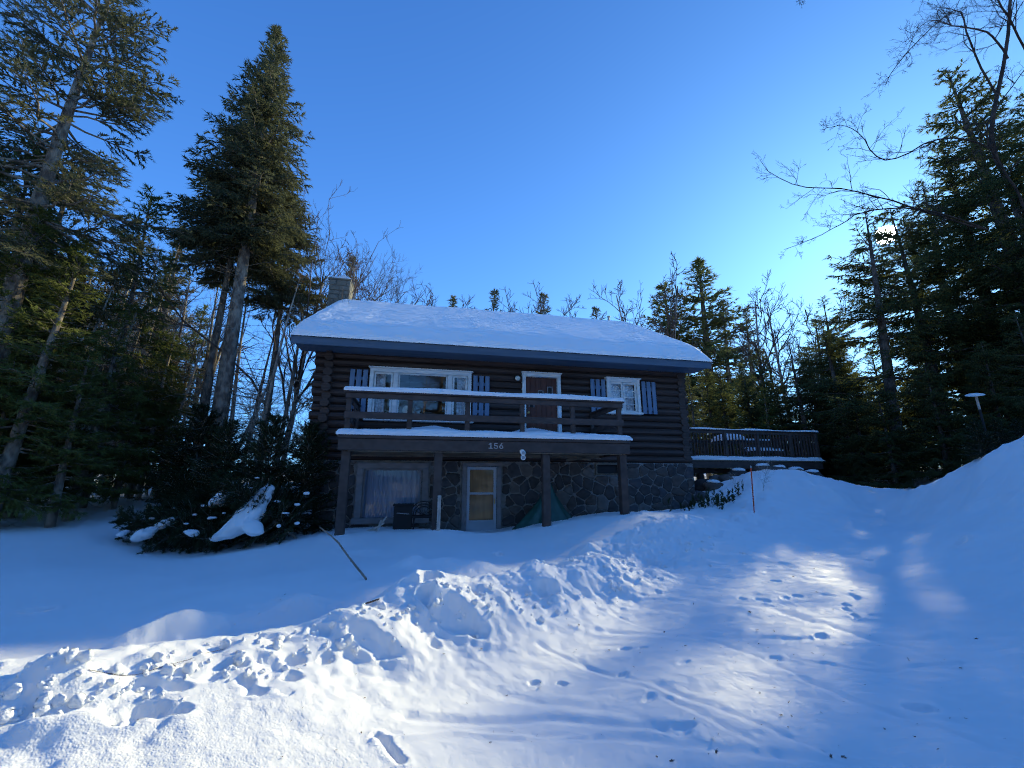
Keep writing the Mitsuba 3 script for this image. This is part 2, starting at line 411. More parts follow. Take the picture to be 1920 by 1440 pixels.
def build_ground():
    def axis(parts):
        out = [np.arange(a, b, s) for a, b, s in parts]
        return np.concatenate(out)
    xs = axis([(-700, -100, 60), (-100, -30, 7), (-30, -14, 0.8), (-14, -6, 0.12), (-6, -3.4, 0.035), (-3.4, 4.2, 0.0225), (4.2, 9, 0.04), (9, 14, 0.12), (14, 30, 0.8), (30, 100, 7), (100, 701, 60)])
    ys = axis([(-700, -100, 60), (-100, -20, 8), (-20, 0, 1.0), (0, 2.2, 0.13), (2.2, 8.2, 0.0225), (8.2, 11, 0.04), (11, 15, 0.1), (15, 30, 0.8), (30, 100, 7), (100, 901, 60)])
    x, y = np.meshgrid(xs, ys, indexing='ij')
    near = (np.abs(x) < 16) & (y > 0) & (y < 18)
    z = base_ground(x, y)
    X, Y = x[near], y[near]
    dz = np.zeros_like(X)
    P = np.stack([X, Y, 0 * X], -1)
    wx = 0.16 * (meshkit.fbm(P * 2.3, 3, 5) - 0.5) + 0.10 * (meshkit.fbm(P * 7.0, 3, 7) - 0.5)
    wy = 0.16 * (meshkit.fbm(P * 2.3, 3, 6) - 0.5) + 0.10 * (meshkit.fbm(P * 7.0, 3, 8) - 0.5)
    Xw, Yw = X + wx, Y + wy
    for (px, rl, rc, h, deg, sh) in LUMPS:
        c = gp(*px)
        a = math.radians(deg)
        u, v = (Xw - c[0]) * math.cos(a) + (Yw - c[1]) * math.sin(a), -(Xw - c[0]) * math.sin(a) + (Yw - c[1]) * math.cos(a)
        r = np.sqrt((u / rl) ** 2 + (v / rc) ** 2)
        dz += h * np.exp(-0.9 * r ** min(sh, 2.2))
    for (px, rl, rc, h, deg) in PITS:
        c = gp(*px)
        a = math.radians(deg)
        s = 0.35 if rl < 0.1 else 1.0
        xx, yy = X + wx * s - c[0], Y + wy * s - c[1]
        u, v = xx * math.cos(a) + yy * math.sin(a), -xx * math.sin(a) + yy * math.cos(a)
        r = np.sqrt((u / rl) ** 2 + (v / rc) ** 2)
        dz -= h * (1 - np.clip((r - 0.75) / 0.35, 0, 1) ** 2 * (3 - 2 * np.clip((r - 0.75) / 0.35, 0, 1)))
        dz += 0.28 * h * np.exp(-((r - 1.3) / 0.25) ** 2)
    for pts, w, d in TRACKS:
        Q = np.array([gp(*p)[:2] for p in pts])
        dist = seg_dist(X + wx * 0.3, Y + wy * 0.3, Q)
        dz -= d * np.exp(-(dist / w) ** (8 if d > 0.04 else 2)) - 0.3 * d * np.exp(-((dist - 2 * w) / w) ** 2)
    # trampled, cloddy bank; wind-soft yard; scuffed drive
    db = seg_dist(X, Y, BANK)
    wb = np.exp(-(db / 0.78) ** 4)
    k1 = meshkit.fbm(P * 3.1, 3, 11)
    k2 = meshkit.fbm(P * 8.0, 3, 12)
    k3 = meshkit.fbm(P * 19.0, 3, 13)
    soft = 0.45 + 0.55 / (1 + np.exp(-(X + 0.9) * 3.0))
    dz += wb * soft * (0.11 * (k1 - 0.5) - 0.04 * (np.abs(k2 - 0.5) * 2 - 0.25) + 0.03 * (k3 - 0.5))
    pz = meshkit.noise(P * 7.5, 21)
    dz -= wb * 0.03 * np.clip((pz - 0.62) / 0.2, 0, 1)
    wide = np.exp(-(db / 1.25) ** 4)
    dz += wide * 0.045 * (meshkit.fbm(P * 6.0, 3, 14) - 0.5)
    right = 1 / (1 + np.exp(-(X - 1.0) * 1.2)) * (Y > 2)
    dz += right * (0.10 * (meshkit.fbm(P * np.array([1.4, 2.6, 1]), 4, 15) - 0.5) + 0.03 * (meshkit.fbm(P * np.array([4.0, 11.0, 1]), 3, 16) - 0.5))
    bank_r = np.clip((base_ground(X, Y) - 0.55) / 0.6, 0, 1) * (X > 3)
    dz += bank_r * (0.26 * (meshkit.fbm(P * 1.6, 4, 17) - 0.5) + 0.10 * (meshkit.fbm(P * 5, 3, 18) - 0.5))
    dz += 0.06 * (meshkit.fbm(P * 0.8, 3, 19) - 0.5) + 0.006 * (meshkit.fbm(P * 10, 2, 20) - 0.5)
    z[near] += dz
    far = (~near)
    z[far] += 0.5 * (meshkit.fbm(np.stack([x[far] * 0.1, y[far] * 0.1, 0 * x[far]], -1), 3, 30) - 0.5)
    v, f = gridmesh(np.stack([x, y, z], -1))
    return v, f, xs, ys, z


_gv, _gf, GX, GY, GZ = build_ground()
thing('ground', kind='structure')
put('ground', (_gv, _gf), 'mat_snow', True)


def gz(x, y):
    """height of the finished snow surface"""
    i = np.clip(np.searchsorted(GX, x) - 1, 0, len(GX) - 2)
    j = np.clip(np.searchsorted(GY, y) - 1, 0, len(GY) - 2)
    u, v = (x - GX[i]) / (GX[i + 1] - GX[i]), (y - GY[j]) / (GY[j + 1] - GY[j])
    return (GZ[i, j] * (1 - u) + GZ[i + 1, j] * u) * (1 - v) + (GZ[i, j + 1] * (1 - u) + GZ[i + 1, j + 1] * u) * v


def clods():
    r = rng(33)
    V, F, n = [], [], 0
    base = trimesh.creation.icosphere(subdivisions=1)
    bv, bf = np.array(base.vertices), np.array(base.faces)
    P = []
    for (a, b, cnt) in (((0, 1330), (420, 1235), 80), ((420, 1235), (800, 1170), 80), ((800, 1170), (1150, 1080), 90), ((1150, 1080), (1400, 1000), 50)):
        for _ in range(cnt):
            u = r.uniform()
            P.append((a[0] + (b[0] - a[0]) * u, a[1] + (b[1] - a[1]) * u + r.normal(0, 26), min(0.011 * (r.pareto(2.2) + 1), 0.036)))
    for px, py, s in P:
        c = gp(px, min(py, 1435))
        c[2] = gz(c[0], c[1]) + s * 0.25
        v = bv * (1 + r.normal(0, 0.16, (len(bv), 1))) * s * r.uniform(0.7, 1.3, 3)
        V.append(v + c)
        F.append(bf + n)
        n += len(bv)
    return np.vstack(V), np.vstack(F)


thing('snow_clods', 'loose crumbs and clods of snow along the foot of the plough bank', 'snow', kind='stuff')
put('snow_clods', clods(), 'mat_snow', 60)
# ---------------------------------------------------------------- the log cabin
C = thing('log_cabin', 'dark brown log cabin on a stone basement, with a balcony across its front', 'cabin')
WIN, DOOR, WIN2 = (-3.9, -1.17, 3.2, 4.62), (0.30, 1.46, 2.5, 4.71), (2.9, 3.98, 3.6, 4.67)
BWIN, SDOOR, VENT = (-4.03, -2.24, 0.62, 2.11), (-1.36, -0.30, -0.3, 2.13), (2.43, 3.20, 1.82, 2.16)
SL, SR, DEPTH = -5.07, 5.55, 9.0
Z0, COURSE, NLOG = 2.17, 0.206, 14
EAVE_T, EAVE_Z, SLOPE = -0.78, 5.17, 0.585
LR = rng(3)


def log_mesh(a, b, axis, off, z, rh=0.118, rz=0.108, seg=1.3, k=9):
    """a log along s (axis 0) or t (axis 1) from a to b; off is the other coordinate of its middle"""
    n = max(2, int((b - a) / seg) + 1)
    l = np.linspace(a, b, n)
    an = np.arange(k) * 2 * np.pi / k + LR.uniform(0, 1)
    rr = 1 + LR.normal(0, 0.018, n)
    V = np.zeros((n, k, 3))
    V[..., axis] = l[:, None]
    V[..., 1 - axis] = off + rh * rr[:, None] * np.cos(an) + LR.normal(0, 0.003, n)[:, None]
    V[..., 2] = z + rz * rr[:, None] * np.sin(an)
    idx = np.arange(n * k).reshape(n, k)
    q = np.stack([idx[:-1], np.roll(idx, -1, 1)[:-1], np.roll(idx, -1, 1)[1:], idx[1:]], -1).reshape(-1, 4)
    f = np.vstack([q[:, [0, 1, 2]], q[:, [0, 2, 3]]])
    caps = [[idx[0, 0], idx[0, i + 1], idx[0, i]] for i in range(1, k - 1)] + [[idx[-1, 0], idx[-1, i], idx[-1, i + 1]] for i in range(1, k - 1)]
    f = np.vstack([f, caps])
    if axis == 1:
        f = f[:, ::-1]
    return hw(V.reshape(-1, 3)), f


W = C + '__front_wall'
for i in range(NLOG):
    z = Z0 + COURSE * (i + 0.5)
    a, b = SL - 0.20 - LR.uniform(0, 0.07), SR + 0.03 + LR.uniform(0, 0.05)
    cuts = sorted([(o[0] + 0.03, o[1] - 0.03) for o in (WIN, DOOR, WIN2) if o[2] < z < o[3]])
    spans, p = [], a
    for c0, c1 in cuts:
        spans.append((p, c0))
        p = c1
    spans.append((p, b))
    for s0, s1 in spans:
        if s1 - s0 > 5 and LR.uniform() < 0.7:
            m = s0 + (s1 - s0) * LR.uniform(0.25, 0.75)
            pieces = [(s0, m - 0.006), (m + 0.006, s1)]
        else:
            pieces = [(s0, s1)]
        for s in pieces:
            part(C, 'front_wall__log', log_mesh(*s, 0, 0.12, z), 'mat_log', 40)
for side, s in (('left_wall', SL + 0.12), ('right_wall', SR - 0.14)):
    for i in range(NLOG):
        z = Z0 + COURSE * (i + 1.0)
        out = LR.uniform(0.03, 0.20) if side == 'left_wall' else LR.uniform(0.0, 0.03)
        part(C, side + '__log', log_mesh(-out, DEPTH + 0.2, 1, s, z), 'mat_log', 40)
part(C, 'back_wall', hbox(SL, SR, DEPTH - 0.2, DEPTH, 0, 5.6), 'mat_log')
# gables and the dark rooms behind the windows
for s in (SL + 0.06, SR - 0.18):
    v = np.array([(s, 0.1, 5.0), (s, DEPTH - 0.1, 5.0), (s, 4.5, 7.6), (s + 0.12, 0.1, 5.0), (s + 0.12, DEPTH - 0.1, 5.0), (s + 0.12, 4.5, 7.6)])
    part(C, 'gable', (hw(v), np.array([[0, 2, 1], [3, 4, 5], [0, 1, 4], [0, 4, 3], [1, 2, 5], [1, 5, 4], [2, 0, 3], [2, 3, 5]])), 'mat_log')
part(C, 'upper_floor', hbox(SL + 0.25, SR - 0.3, 0.26, DEPTH - 0.25, 2.17, 2.36), 'mat_room')
part(C, 'ceiling', hbox(SL + 0.25, SR - 0.3, 0.26, DEPTH - 0.25, 5.02, 5.08), 'mat_room')
part(C, 'room_wall', hbox(SL + 0.25, SR - 0.3, 3.2, 3.3, 2.37, 5.0), 'mat_room')
part(C, 'basement_room_wall', hbox(SL + 0.35, SR - 0.4, 1.5, 1.6, 0, 2.16), 'mat_dark')

# stone basement: a mortar wall with each stone standing proud of it
outer = sbox(SL + 0.05, -0.4, SR + 0.03, 2.165)
holes = unary_union([sbox(o[0] + 0.02, o[2] - 0.1 if o is SDOOR else o[2] + 0.02, o[1] - 0.02, o[3] - 0.02) for o in (BWIN, SDOOR, VENT)])


def extrude_st(poly, t0, t1):
    ms = []
    for g in getattr(poly, 'geoms', [poly]):
        m = trimesh.creation.extrude_polygon(g, t1 - t0, engine='earcut')
        v = np.array(m.vertices)
        ms.append((hw(np.stack([v[:, 0], t1 - v[:, 2], v[:, 1]], -1)), np.array(m.faces)))
    return join(*ms)


part(C, 'basement_wall__mortar', extrude_st(outer.difference(holes), 0.02, 0.30), 'mat_mortar')
part(C, 'basement_wall__return', hbox(SR - 0.27, SR + 0.03, 0.305, DEPTH, -0.4, 2.165), 'mat_stone_b')
part(C, 'basement_wall__return', hbox(SL + 0.05, SL + 0.35, 0.305, DEPTH, -0.4, 2.165), 'mat_stone_b')
sr = rng(11)
pts = []
for iz, zz in enumerate(np.arange(-0.5, 2.5, 0.27)):
    for ss in np.arange(-5.6, 6.2, 0.345):
        pts.append((ss + 0.17 * (iz % 2) + sr.uniform(-.16, .16), zz + sr.uniform(-.13, .13)))
vor = Voronoi(np.array(pts))
field = outer.difference(unary_union([holes.buffer(0.05), sbox(-9, -9, 9, -0.1)]))
for reg in vor.point_region:
    r = vor.regions[reg]
    if not r or -1 in r:
        continue
    for g in [vor.vertices[r]]:
        poly = Polygon(g).intersection(field).buffer(-0.050).buffer(0.040, quad_segs=2).simplify(0.010)
        for q in getattr(poly, 'geoms', [poly]):
            if q.is_empty or q.area < 0.006 or q.centroid.y < -0.05:
                continue
            xy = np.array(q.exterior.coords)[:-1]
            if Polygon(xy).exterior.is_ccw is False:
                xy = xy[::-1]
            c = xy.mean(0)
            n = len(xy)
            xy = xy + sr.normal(0, 0.006, xy.shape)
            d = sr.uniform(0.03, 0.055)
            loops = [np.c_[xy, np.full(n, 0.03)], np.c_[c + (xy - c) * 0.97, np.full(n, 0.03 - d * 0.75)], np.c_[c + (xy - c) * 0.72, 0.03 - d - sr.uniform(0, 0.012, n)]]
            v = np.vstack(loops + [np.r_[c, 0.03 - d - sr.uniform(0.0, 0.015)]])
            f = []
            for l in range(2):
                for i in range(n):
                    j = (i + 1) % n
                    f += [[l * n + i, l * n + j, l * n + n + j], [l * n + i, l * n + n + j, l * n + n + i]]
            f += [[2 * n + i, 2 * n + (i + 1) % n, 3 * n] for i in range(n)]
            part(C, 'basement_wall__stone', (hw(v[:, [0, 2, 1]]), np.array(f)), STONES[int(sr.choice(4, p=[.4, .25, .22, .13]))], 50)

# roof
ridge_z = EAVE_Z + SLOPE * (4.5 - EAVE_T)
SE0, SE1 = -5.72, 5.97


def roof_z(s, t):
    return EAVE_Z + SLOPE * (np.minimum(t, 9.0 - t) - EAVE_T)


def roof_slope(front):
    tt = np.array([EAVE_T + 0.02, 4.5])
    top = np.array([[(s, t, EAVE_Z + SLOPE * (t - EAVE_T) - 0.01) for t in tt] for s in (SE0 + .02, SE1 - .02)])
    lo = top - [0, 0, 0.12]
    v = np.vstack([top.reshape(-1, 3), lo.reshape(-1, 3)])
    f = np.array([[0, 2, 3], [0, 3, 1], [4, 7, 6], [4, 5, 7], [0, 4, 6], [0, 6, 2], [1, 3, 7], [1, 7, 5], [0, 1, 5], [0, 5, 4], [2, 6, 7], [2, 7, 3]])
    if not front:
        v[:, 1] = 9.0 - v[:, 1]
        f = f[:, ::-1]
    return hw(v), f


part(C, 'roof__decking', roof_slope(True), 'mat_log')
part(C, 'roof__decking', roof_slope(False), 'mat_log')
part(C, 'roof__fascia', hbox(SE0, SE1, EAVE_T, EAVE_T + 0.04, 4.94, EAVE_Z - 0.015), 'mat_fascia', label='faded blue fascia board along the front eave')
part(C, 'roof__drip_edge', hbox(SE0 - 0.01, SE1 + 0.01, EAVE_T - 0.02, EAVE_T + 0.03, EAVE_Z - 0.012, EAVE_Z + 0.006), 'mat_dark')
part(C, 'roof__soffit', hbox(SE0 + 0.05, SE1 - 0.05, EAVE_T + 0.05, 0.0, 4.985, 5.0), 'mat_fascia')
for s in (SE0, SE1):
    for a, b in (((s, EAVE_T + 0.02, EAVE_Z - 0.13), (s, 4.5, ridge_z - 0.13)), ((s, 9.78, EAVE_Z - 0.13), (s, 4.51, ridge_z - 0.13))):
        v, f = beam(a, b, 0.04, 0.2)
        part(C, 'roof__barge_board', (hw(v), f), 'mat_fascia')


def roof_snow():
    """a steep wind-packed face above the eave, a crease, then the even slope up to the ridge"""
    s0, s1, t0, t1 = SE0 - 0.03, SE1 + 0.03, EAVE_T - 0.05, 9.83
    tt = np.concatenate([np.linspace(t0, t0 + 0.7, 22), np.linspace(t0 + 0.74, 4.0, 80), np.linspace(4.04, 5.0, 26), np.linspace(5.1, t1, 40)])
    ss = np.concatenate([s0 + 0.5 * np.linspace(0, 1, 16) ** 1.5, np.linspace(s0 + 0.55, s1 - 0.55, 210), s1 - 0.5 * np.linspace(1, 0, 16) ** 1.5])
    s, t = np.meshgrid(ss, tt, indexing='ij')
    f = np.minimum(t - t0, t1 - t)
    wav = 0.06 * (meshkit.fbm(np.stack([s * 0.9, 0 * s, 0 * s], -1), 3, 42) - 0.5)
    face = 0.05 + 1.02 * f + 0.10 * np.sqrt(np.clip(f / 0.4, 0, 1))
    plane = 0.36 + 0.565 * f + wav
    k = 0.05
    z = EAVE_Z - np.log(np.exp(-face / k) + np.exp(-plane / k)) * k
    z = -np.log(np.exp(-z / 0.12) + np.exp(-(EAVE_Z + 3.245) / 0.12)) * 0.12
    e = np.minimum(s - s0, s1 - s)
    rake = np.sqrt(np.clip(1 - (1 - np.minimum(e / 0.42, 1)) ** 2, 0, 1))
    rz = roof_z(s, t)
    z = rz + (z - rz) * (0.22 + 0.78 * rake)
    n1 = meshkit.fbm(np.stack([s * 3.0 + t, t * 9.0, 0 * s], -1), 3, 4) - 0.5
    n2 = meshkit.fbm(np.stack([s * 0.7, t * 0.7, 0 * s], -1), 3, 41) - 0.5
    z = z + (0.035 * n1 + 0.05 * n2) * np.clip((f - 0.3) / 0.25, 0.15, 1) * np.clip(e / 0.3, 0, 1)
    jag = 0.03 * (meshkit.fbm(np.stack([s * 5, 0 * s, 0 * s + 3], -1), 3, 7) - 0.5) * (f < 1e-6)
    v1, f1 = gridmesh(hw(np.stack([s, t + jag, z], -1)))
    lo = hw(np.stack([s, t + jag, np.minimum(rz, z) + 0.002 - 0.004 * (f > 0.1)], -1)).reshape(-1, 3)
    n, m = s.shape
    i = np.arange(n * m).reshape(n, m)
    ring = np.concatenate([i[:, 0], i[-1, 1:], i[-2::-1, -1], i[0, -2:0:-1]])
    c = len(v1)
    r2 = np.roll(ring, -1)
    q = np.stack([ring, ring + c, r2 + c, r2], -1)
    return np.vstack([v1, lo]), np.vstack([f1, q[:, [0, 1, 2]], q[:, [0, 2, 3]], f1[:, ::-1] + c])


thing('roof_snow', 'thick smooth blanket of snow on the cabin roof', 'snow', kind='stuff')
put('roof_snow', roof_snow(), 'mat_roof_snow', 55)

# chimney, outside the left gable
part(C, 'chimney__core', hbox(-6.06, -5.40, 4.15, 4.85, 0.6, 8.98), 'mat_mortar')
cr = rng(5)
zc = 7.6
while zc < 8.95:
    h = cr.uniform(0.17, 0.24)
    for face in range(2):
        a0, a1 = ((-6.10, -5.36), (4.11, 4.89))[face]
        x = a0
        while x < a1 - 0.02:
            w = min(cr.uniform(0.2, 0.42), a1 - x)
            if a1 - x - w < 0.1:
                w = a1 - x
            o = cr.uniform(0.03, 0.055)
            b = (x + 0.008, x + w - 0.008, 4.15 - o, 4.16, zc + 0.006, zc + h - 0.006) if face == 0 else (-5.41, -5.40 + o, x + 0.008, x + w - 0.008, zc + 0.006, zc + h - 0.006)
            part(C, 'chimney__block', hbox(*b, c=0.012), 'mat_block')
            x += w
    zc += h
part(C, 'chimney__cap', hbox(-6.14, -5.32, 4.07, 4.93, zc, zc + 0.06, c=0.015), 'mat_block')
thing('chimney_snow', 'small cap of snow on top of the stone chimney', 'snow')
put('chimney_snow', slab(-6.12, -5.34, 4.09, 4.91, lambda s, t: zc + 0.06 + 0 * s, lambda s, t: 0.07 + 0.10 * np.exp(-((s + 5.6) / 0.12) ** 2), R=0.1, step=0.04, seed=8), 'mat_snow', 55)
part(C, 'vent_pipe', (lambda m: (hw(m[0] + [5.05, 4.1, 7.9]), m[1]))(lathe([(0.0, 0), (0.05, 0.0), (0.05, 0.52), (0.065, 0.52), (0.065, 0.56), (0.0, 0.57)], 12)), 'mat_galv', 40)


# windows and doors
def frame_boxes(o, w, t0, t1):
    s0, s1, z0, z1 = o
    return [(s0, s0 + w, t0, t1, z0, z1 - w), (s1 - w, s1, t0, t1, z0, z1 - w), (s0, s1, t0, t1, z1 - w, z1)]


def pane(s0, s1, z0, z1, t):
    v = np.array([(s0, t, z0), (s1, t, z0), (s1, t, z1), (s0, t, z1)])
    return hw(v), np.array([[0, 1, 2], [0, 2, 3]])


def curtain(s0, s1, z0, z1, t, amp=0.02, freq=9.0, seed=0):
    n = int((s1 - s0) / 0.012)
    s = np.linspace(s0, s1, n)
    z = np.linspace(z0, z1, 8)
    S, Z = np.meshgrid(s, z, indexing='ij')
    ph = 2.2 * np.sin(S * 2.1 + seed) + seed
    Tt = t + amp * np.sin(S * 2 * np.pi * freq + ph) * (0.6 + 0.4 * np.sin(S * 5 + seed)) * (0.75 + 0.25 * (z1 - Z) / (z1 - z0))
    return gridmesh(hw(np.stack([S, Tt, Z], -1)))


w = C + '__picture_window'
for b in frame_boxes(WIN, 0.10, -0.05, 0.16):
    part(C, 'picture_window__casing', hbox(*b), 'mat_white')
part(C, 'picture_window__drip_cap', hbox(-3.94, -1.13, -0.10, 0.1, 4.62, 4.655), 'mat_white')
part(C, 'picture_window__sill', hbox(-3.98, -1.10, -0.13, 0.15, 3.19, 3.25), 'mat_white')
part(C, 'picture_window__apron', hbox(-3.8, -1.27, -0.03, 0.15, 3.252, 3.33), 'mat_white')
for a, b in ((-3.29, -3.16), (-1.83, -1.70)):
    part(C, 'picture_window__mullion', hbox(a, b, -0.03, 0.15, 3.332, 4.52), 'mat_white')
for s0, s1, fw in ((-3.79, -3.30, 0.05), (-3.15, -1.84, 0.035), (-1.69, -1.28, 0.05)):
    for b in frame_boxes((s0, s1, 3.335, 4.515), fw, 0.0, 0.05):
        part(C, 'picture_window__sash', hbox(*b), 'mat_white')
    part(C, 'picture_window__sash', hbox(s0 + fw + 0.001, s1 - fw - 0.001, 0.0, 0.05, 3.335, 3.335 + fw), 'mat_white')
    part(C, 'picture_window__pane', pane(s0 + fw, s1 - fw, 3.335 + fw, 4.515 - fw, 0.03), 'mat_glass')
part(C, 'picture_window__curtain', curtain(-3.80, -3.5, 3.3, 4.5, 0.2, 0.02, 10, 1), 'mat_lace')
part(C, 'picture_window__curtain', curtain(-1.55, -1.25, 3.3, 4.5, 0.2, 0.02, 10, 2), 'mat_lace')

for b in frame_boxes((0.30, 1.46, 2.62, 4.71), 0.105, -0.04, 0.16):
    part(C, 'front_door__casing', hbox(*b), 'mat_white')
part(C, 'front_door__drip_cap', hbox(0.27, 1.49, -0.09, 0.1, 4.71, 4.74), 'mat_white')
for i in range(6):
    a = 0.407 + i * 0.158
    part(C, 'front_door__plank', hbox(a, a + 0.154, 0.06, 0.11, 2.62, 4.60, c=0.006), 'mat_door')
part(C, 'front_door__threshold', hbox(0.41, 1.35, -0.02, 0.2, 2.55, 2.615), 'mat_door')
for s0, z1 in ((0.50, 4.13), (0.78, 4.22), (1.06, 4.34)):
    for b in frame_boxes((s0, s0 + 0.17, z1 - 0.42, z1), 0.028, 0.035, 0.065):
        part(C, 'front_door__light_frame', hbox(*b, c=0.004), 'mat_trim_grey')
    part(C, 'front_door__light', hbox(s0 + 0.03, s0 + 0.14, 0.05, 0.062, z1 - 0.41, z1 - 0.03, c=0.002), 'mat_dark')
part(C, 'front_door__handle', (lambda m: (hw(m[0] @ np.array([[1, 0, 0], [0, 0, 1], [0, -1, 0]]) + [0.49, 0.06, 3.55]), m[1]))(lathe([(0, 0.075), (0.03, 0.07), (0.036, 0.05), (0.015, 0.03), (0.015, 0.008), (0.035, 0.0), (0.0, 0.0)], 14)), 'mat_brass', 40)

for b in frame_boxes(WIN2, 0.095, -0.05, 0.16):
    part(C, 'casement_window__casing', hbox(*b), 'mat_white')
part(C, 'casement_window__drip_cap', hbox(2.86, 4.02, -0.10, 0.1, 4.67, 4.705), 'mat_white')
part(C, 'casement_window__sill', hbox(2.87, 4.01, -0.11, 0.15, 3.585, 3.65), 'mat_white')
for s0, s1 in ((3.0, 3.435), (3.445, 3.88)):
    o = (s0, s1, 3.655, 4.57)
    for b in frame_boxes(o, 0.055, 0.0, 0.05):
        part(C, 'casement_window__sash', hbox(*b), 'mat_white')
    part(C, 'casement_window__sash', hbox(s0 + 0.056, s1 - 0.056, 0.0, 0.05, 3.655, 3.71), 'mat_white')
    zz = np.linspace(3.71, 4.515, 5)
    for i in range(4):
        part(C, 'casement_window__pane', pane(s0 + 0.055, s1 - 0.055, zz[i] + 0.008, zz[i + 1] - 0.008, 0.03), 'mat_glass')
        if i:
            part(C, 'casement_window__glazing_bar', hbox(s0 + 0.056, s1 - 0.056, 0.008, 0.045, zz[i] - 0.010, zz[i] + 0.010, c=0.003), 'mat_white')
    part(C, 'casement_window__curtain', curtain(s0 + 0.05, s1 - 0.05, 3.68, 4.55, 0.12, 0.014, 14, s0), 'mat_lace')

for s0, s1, z0, z1 in ((-4.40, -3.95, 3.36, 4.55), (-1.12, -0.66, 3.36, 4.54), (2.38, 2.84, 3.62, 4.62), (4.04, 4.50, 3.62, 4.62)):
    S = C + '__' + numbered('shutter')
    wd = (s1 - s0 - 0.09) / 3
    for i in range(3):
        a = s0 + i * (wd + 0.045)
        nm = numbered(S + '__board')
        put(nm, hbox(a, a + wd, -0.055, -0.028, z0, z1, c=0.004), 'mat_shutter')
    for zz in (z0 + 0.16, (z0 + z1) / 2 if z1 - z0 > 1.1 else None, z1 - 0.24):
        if zz:
            put(numbered(S + '__batten'), hbox(s0 + 0.004, s1 - 0.004, -0.027, 0.002, zz - 0.045, zz + 0.045, c=0.004), 'mat_shutter')

for b in frame_boxes(BWIN, 0.16, -0.06, 0.2):
    part(C, 'basement_window__casing', hbox(*b), 'mat_trim_grey')
part(C, 'basement_window__sill', hbox(-4.08, -2.19, -0.12, 0.2, 0.60, 0.74), 'mat_trim_grey')
for b in frame_boxes((-3.865, -2.405, 0.745, 1.945), 0.035, -0.02, 0.05):
    part(C, 'basement_window__sash', hbox(*b), 'mat_trim_grey')
part(C, 'basement_window__pane', pane(-3.83, -2.44, 0.745, 1.91, 0.03), 'mat_storm_pane')
part(C, 'basement_window__curtain', curtain(-3.86, -3.14, 0.72, 1.93, 0.11, 0.022, 8, 0.7), 'mat_curtain')
part(C, 'basement_window__curtain', curtain(-3.16, -2.42, 0.72, 1.93, 0.13, 0.022, 8, 2.7), 'mat_curtain')

for b in ((-1.36, -1.235, -0.05, 0.2, -0.3, 2.03), (-0.425, -0.30, -0.05, 0.2, -0.3, 2.03), (-1.36, -0.30, -0.05, 0.2, 2.03, 2.13)):
    part(C, 'storm_door__casing', hbox(*b), 'mat_trim_grey')
for b in ((-1.23, -1.15, -0.01, 0.03, -0.2, 2.02), (-0.51, -0.43, -0.01, 0.03, -0.2, 2.02), (-1.149, -0.511, -0.01, 0.03, 1.94, 2.02), (-1.149, -0.511, -0.01, 0.03, 1.29, 1.35), (-1.149, -0.511, -0.01, 0.03, 0.58, 0.64)):
    part(C, 'storm_door__rail', hbox(*b, c=0.005), 'mat_metal_frame')
part(C, 'storm_door__kick_panel', hbox(-1.149, -0.511, 0.002, 0.02, -0.2, 0.579, c=0.003), 'mat_metal_frame')
part(C, 'storm_door__pane', pane(-1.15, -0.51, 1.35, 1.94, 0.01), 'mat_storm_pane')
part(C, 'storm_door__pane', pane(-1.15, -0.51, 0.64, 1.29, 0.01), 'mat_storm_pane')
part(C, 'storm_door__handle', hbox(-0.50, -0.475, -0.07, -0.012, 1.05, 1.19, c=0.006), 'mat_brass')
part(C, 'basement_door', hbox(-1.22, -0.44, 0.10, 0.15, -0.2, 2.0), 'mat_inner_door')
for b in frame_boxes(VENT, 0.06, -0.03, 0.15) + [(2.43, 3.20, -0.03, 0.15, 1.82, 1.86)]:
    part(C, 'hatch__frame', hbox(*b), 'mat_old_wood')
part(C, 'hatch__panel', hbox(2.49, 3.14, 0.06, 0.09, 1.86, 2.10), 'mat_dark')

# balcony over the porch
BL, BR, BT = -4.22, 2.56, -1.93
for i in range(12):
    t = BT + 0.02 + i * 0.158
    part(C, 'balcony__floor_board', hbox(BL, BR, t, t + 0.150, 2.575, 2.61, c=0.004), 'mat_old_wood')
for i, s in enumerate(np.linspace(BL + 0.1, BR - 0.1, 14)):
    part(C, 'balcony__joist', hbox(s - 0.02, s + 0.02, BT + 0.05, -0.13, 2.40, 2.572, c=0.004), 'mat_old_wood')
part(C, 'balcony__ledger', hbox(BL, BR, -0.125, -0.085, 2.26, 2.57), 'mat_old_wood')
part(C, 'balcony__beam', hbox(BL, BR, BT, BT + 0.045, 2.285, 2.535), 'mat_beam')
part(C, 'balcony__rim_board', hbox(BL - 0.01, BR + 0.01, BT - 0.03, BT + 0.045, 2.54, 2.615), 'mat_beam')
for s in (BL, BR - 0.045):
    part(C, 'balcony__beam', hbox(s, s + 0.045, BT + 0.047, -0.13, 2.285, 2.535), 'mat_beam')
part(C, 'balcony__nailing_strip', hbox(BL + 0.2, BR - 0.2, BT + 0.055, BT + 0.09, 2.262, 2.283, c=0.003), 'mat_old_wood')
part(C, 'balcony__header', hbox(BL + 0.05, BR - 0.05, BT + 0.10, BT + 0.2, 2.285, 2.40), 'mat_old_wood')
for a, b in (((0.75, -0.7, 2.33), (2.0, -0.75, 2.20)), ((1.35, -0.62, 2.18), (2.45, -0.6, 2.36))):
    v, f = beam(a, b, 0.03, 0.06)
    part(C, 'balcony__brace', (hw(v), f), 'mat_old_wood')
for s in (-4.06, -2.08, 0.45, 2.42):
    part(C, 'balcony__porch_post', hbox(s - 0.09, s + 0.09, BT + 0.11, BT + 0.29, -0.3, 2.283), 'mat_beam')
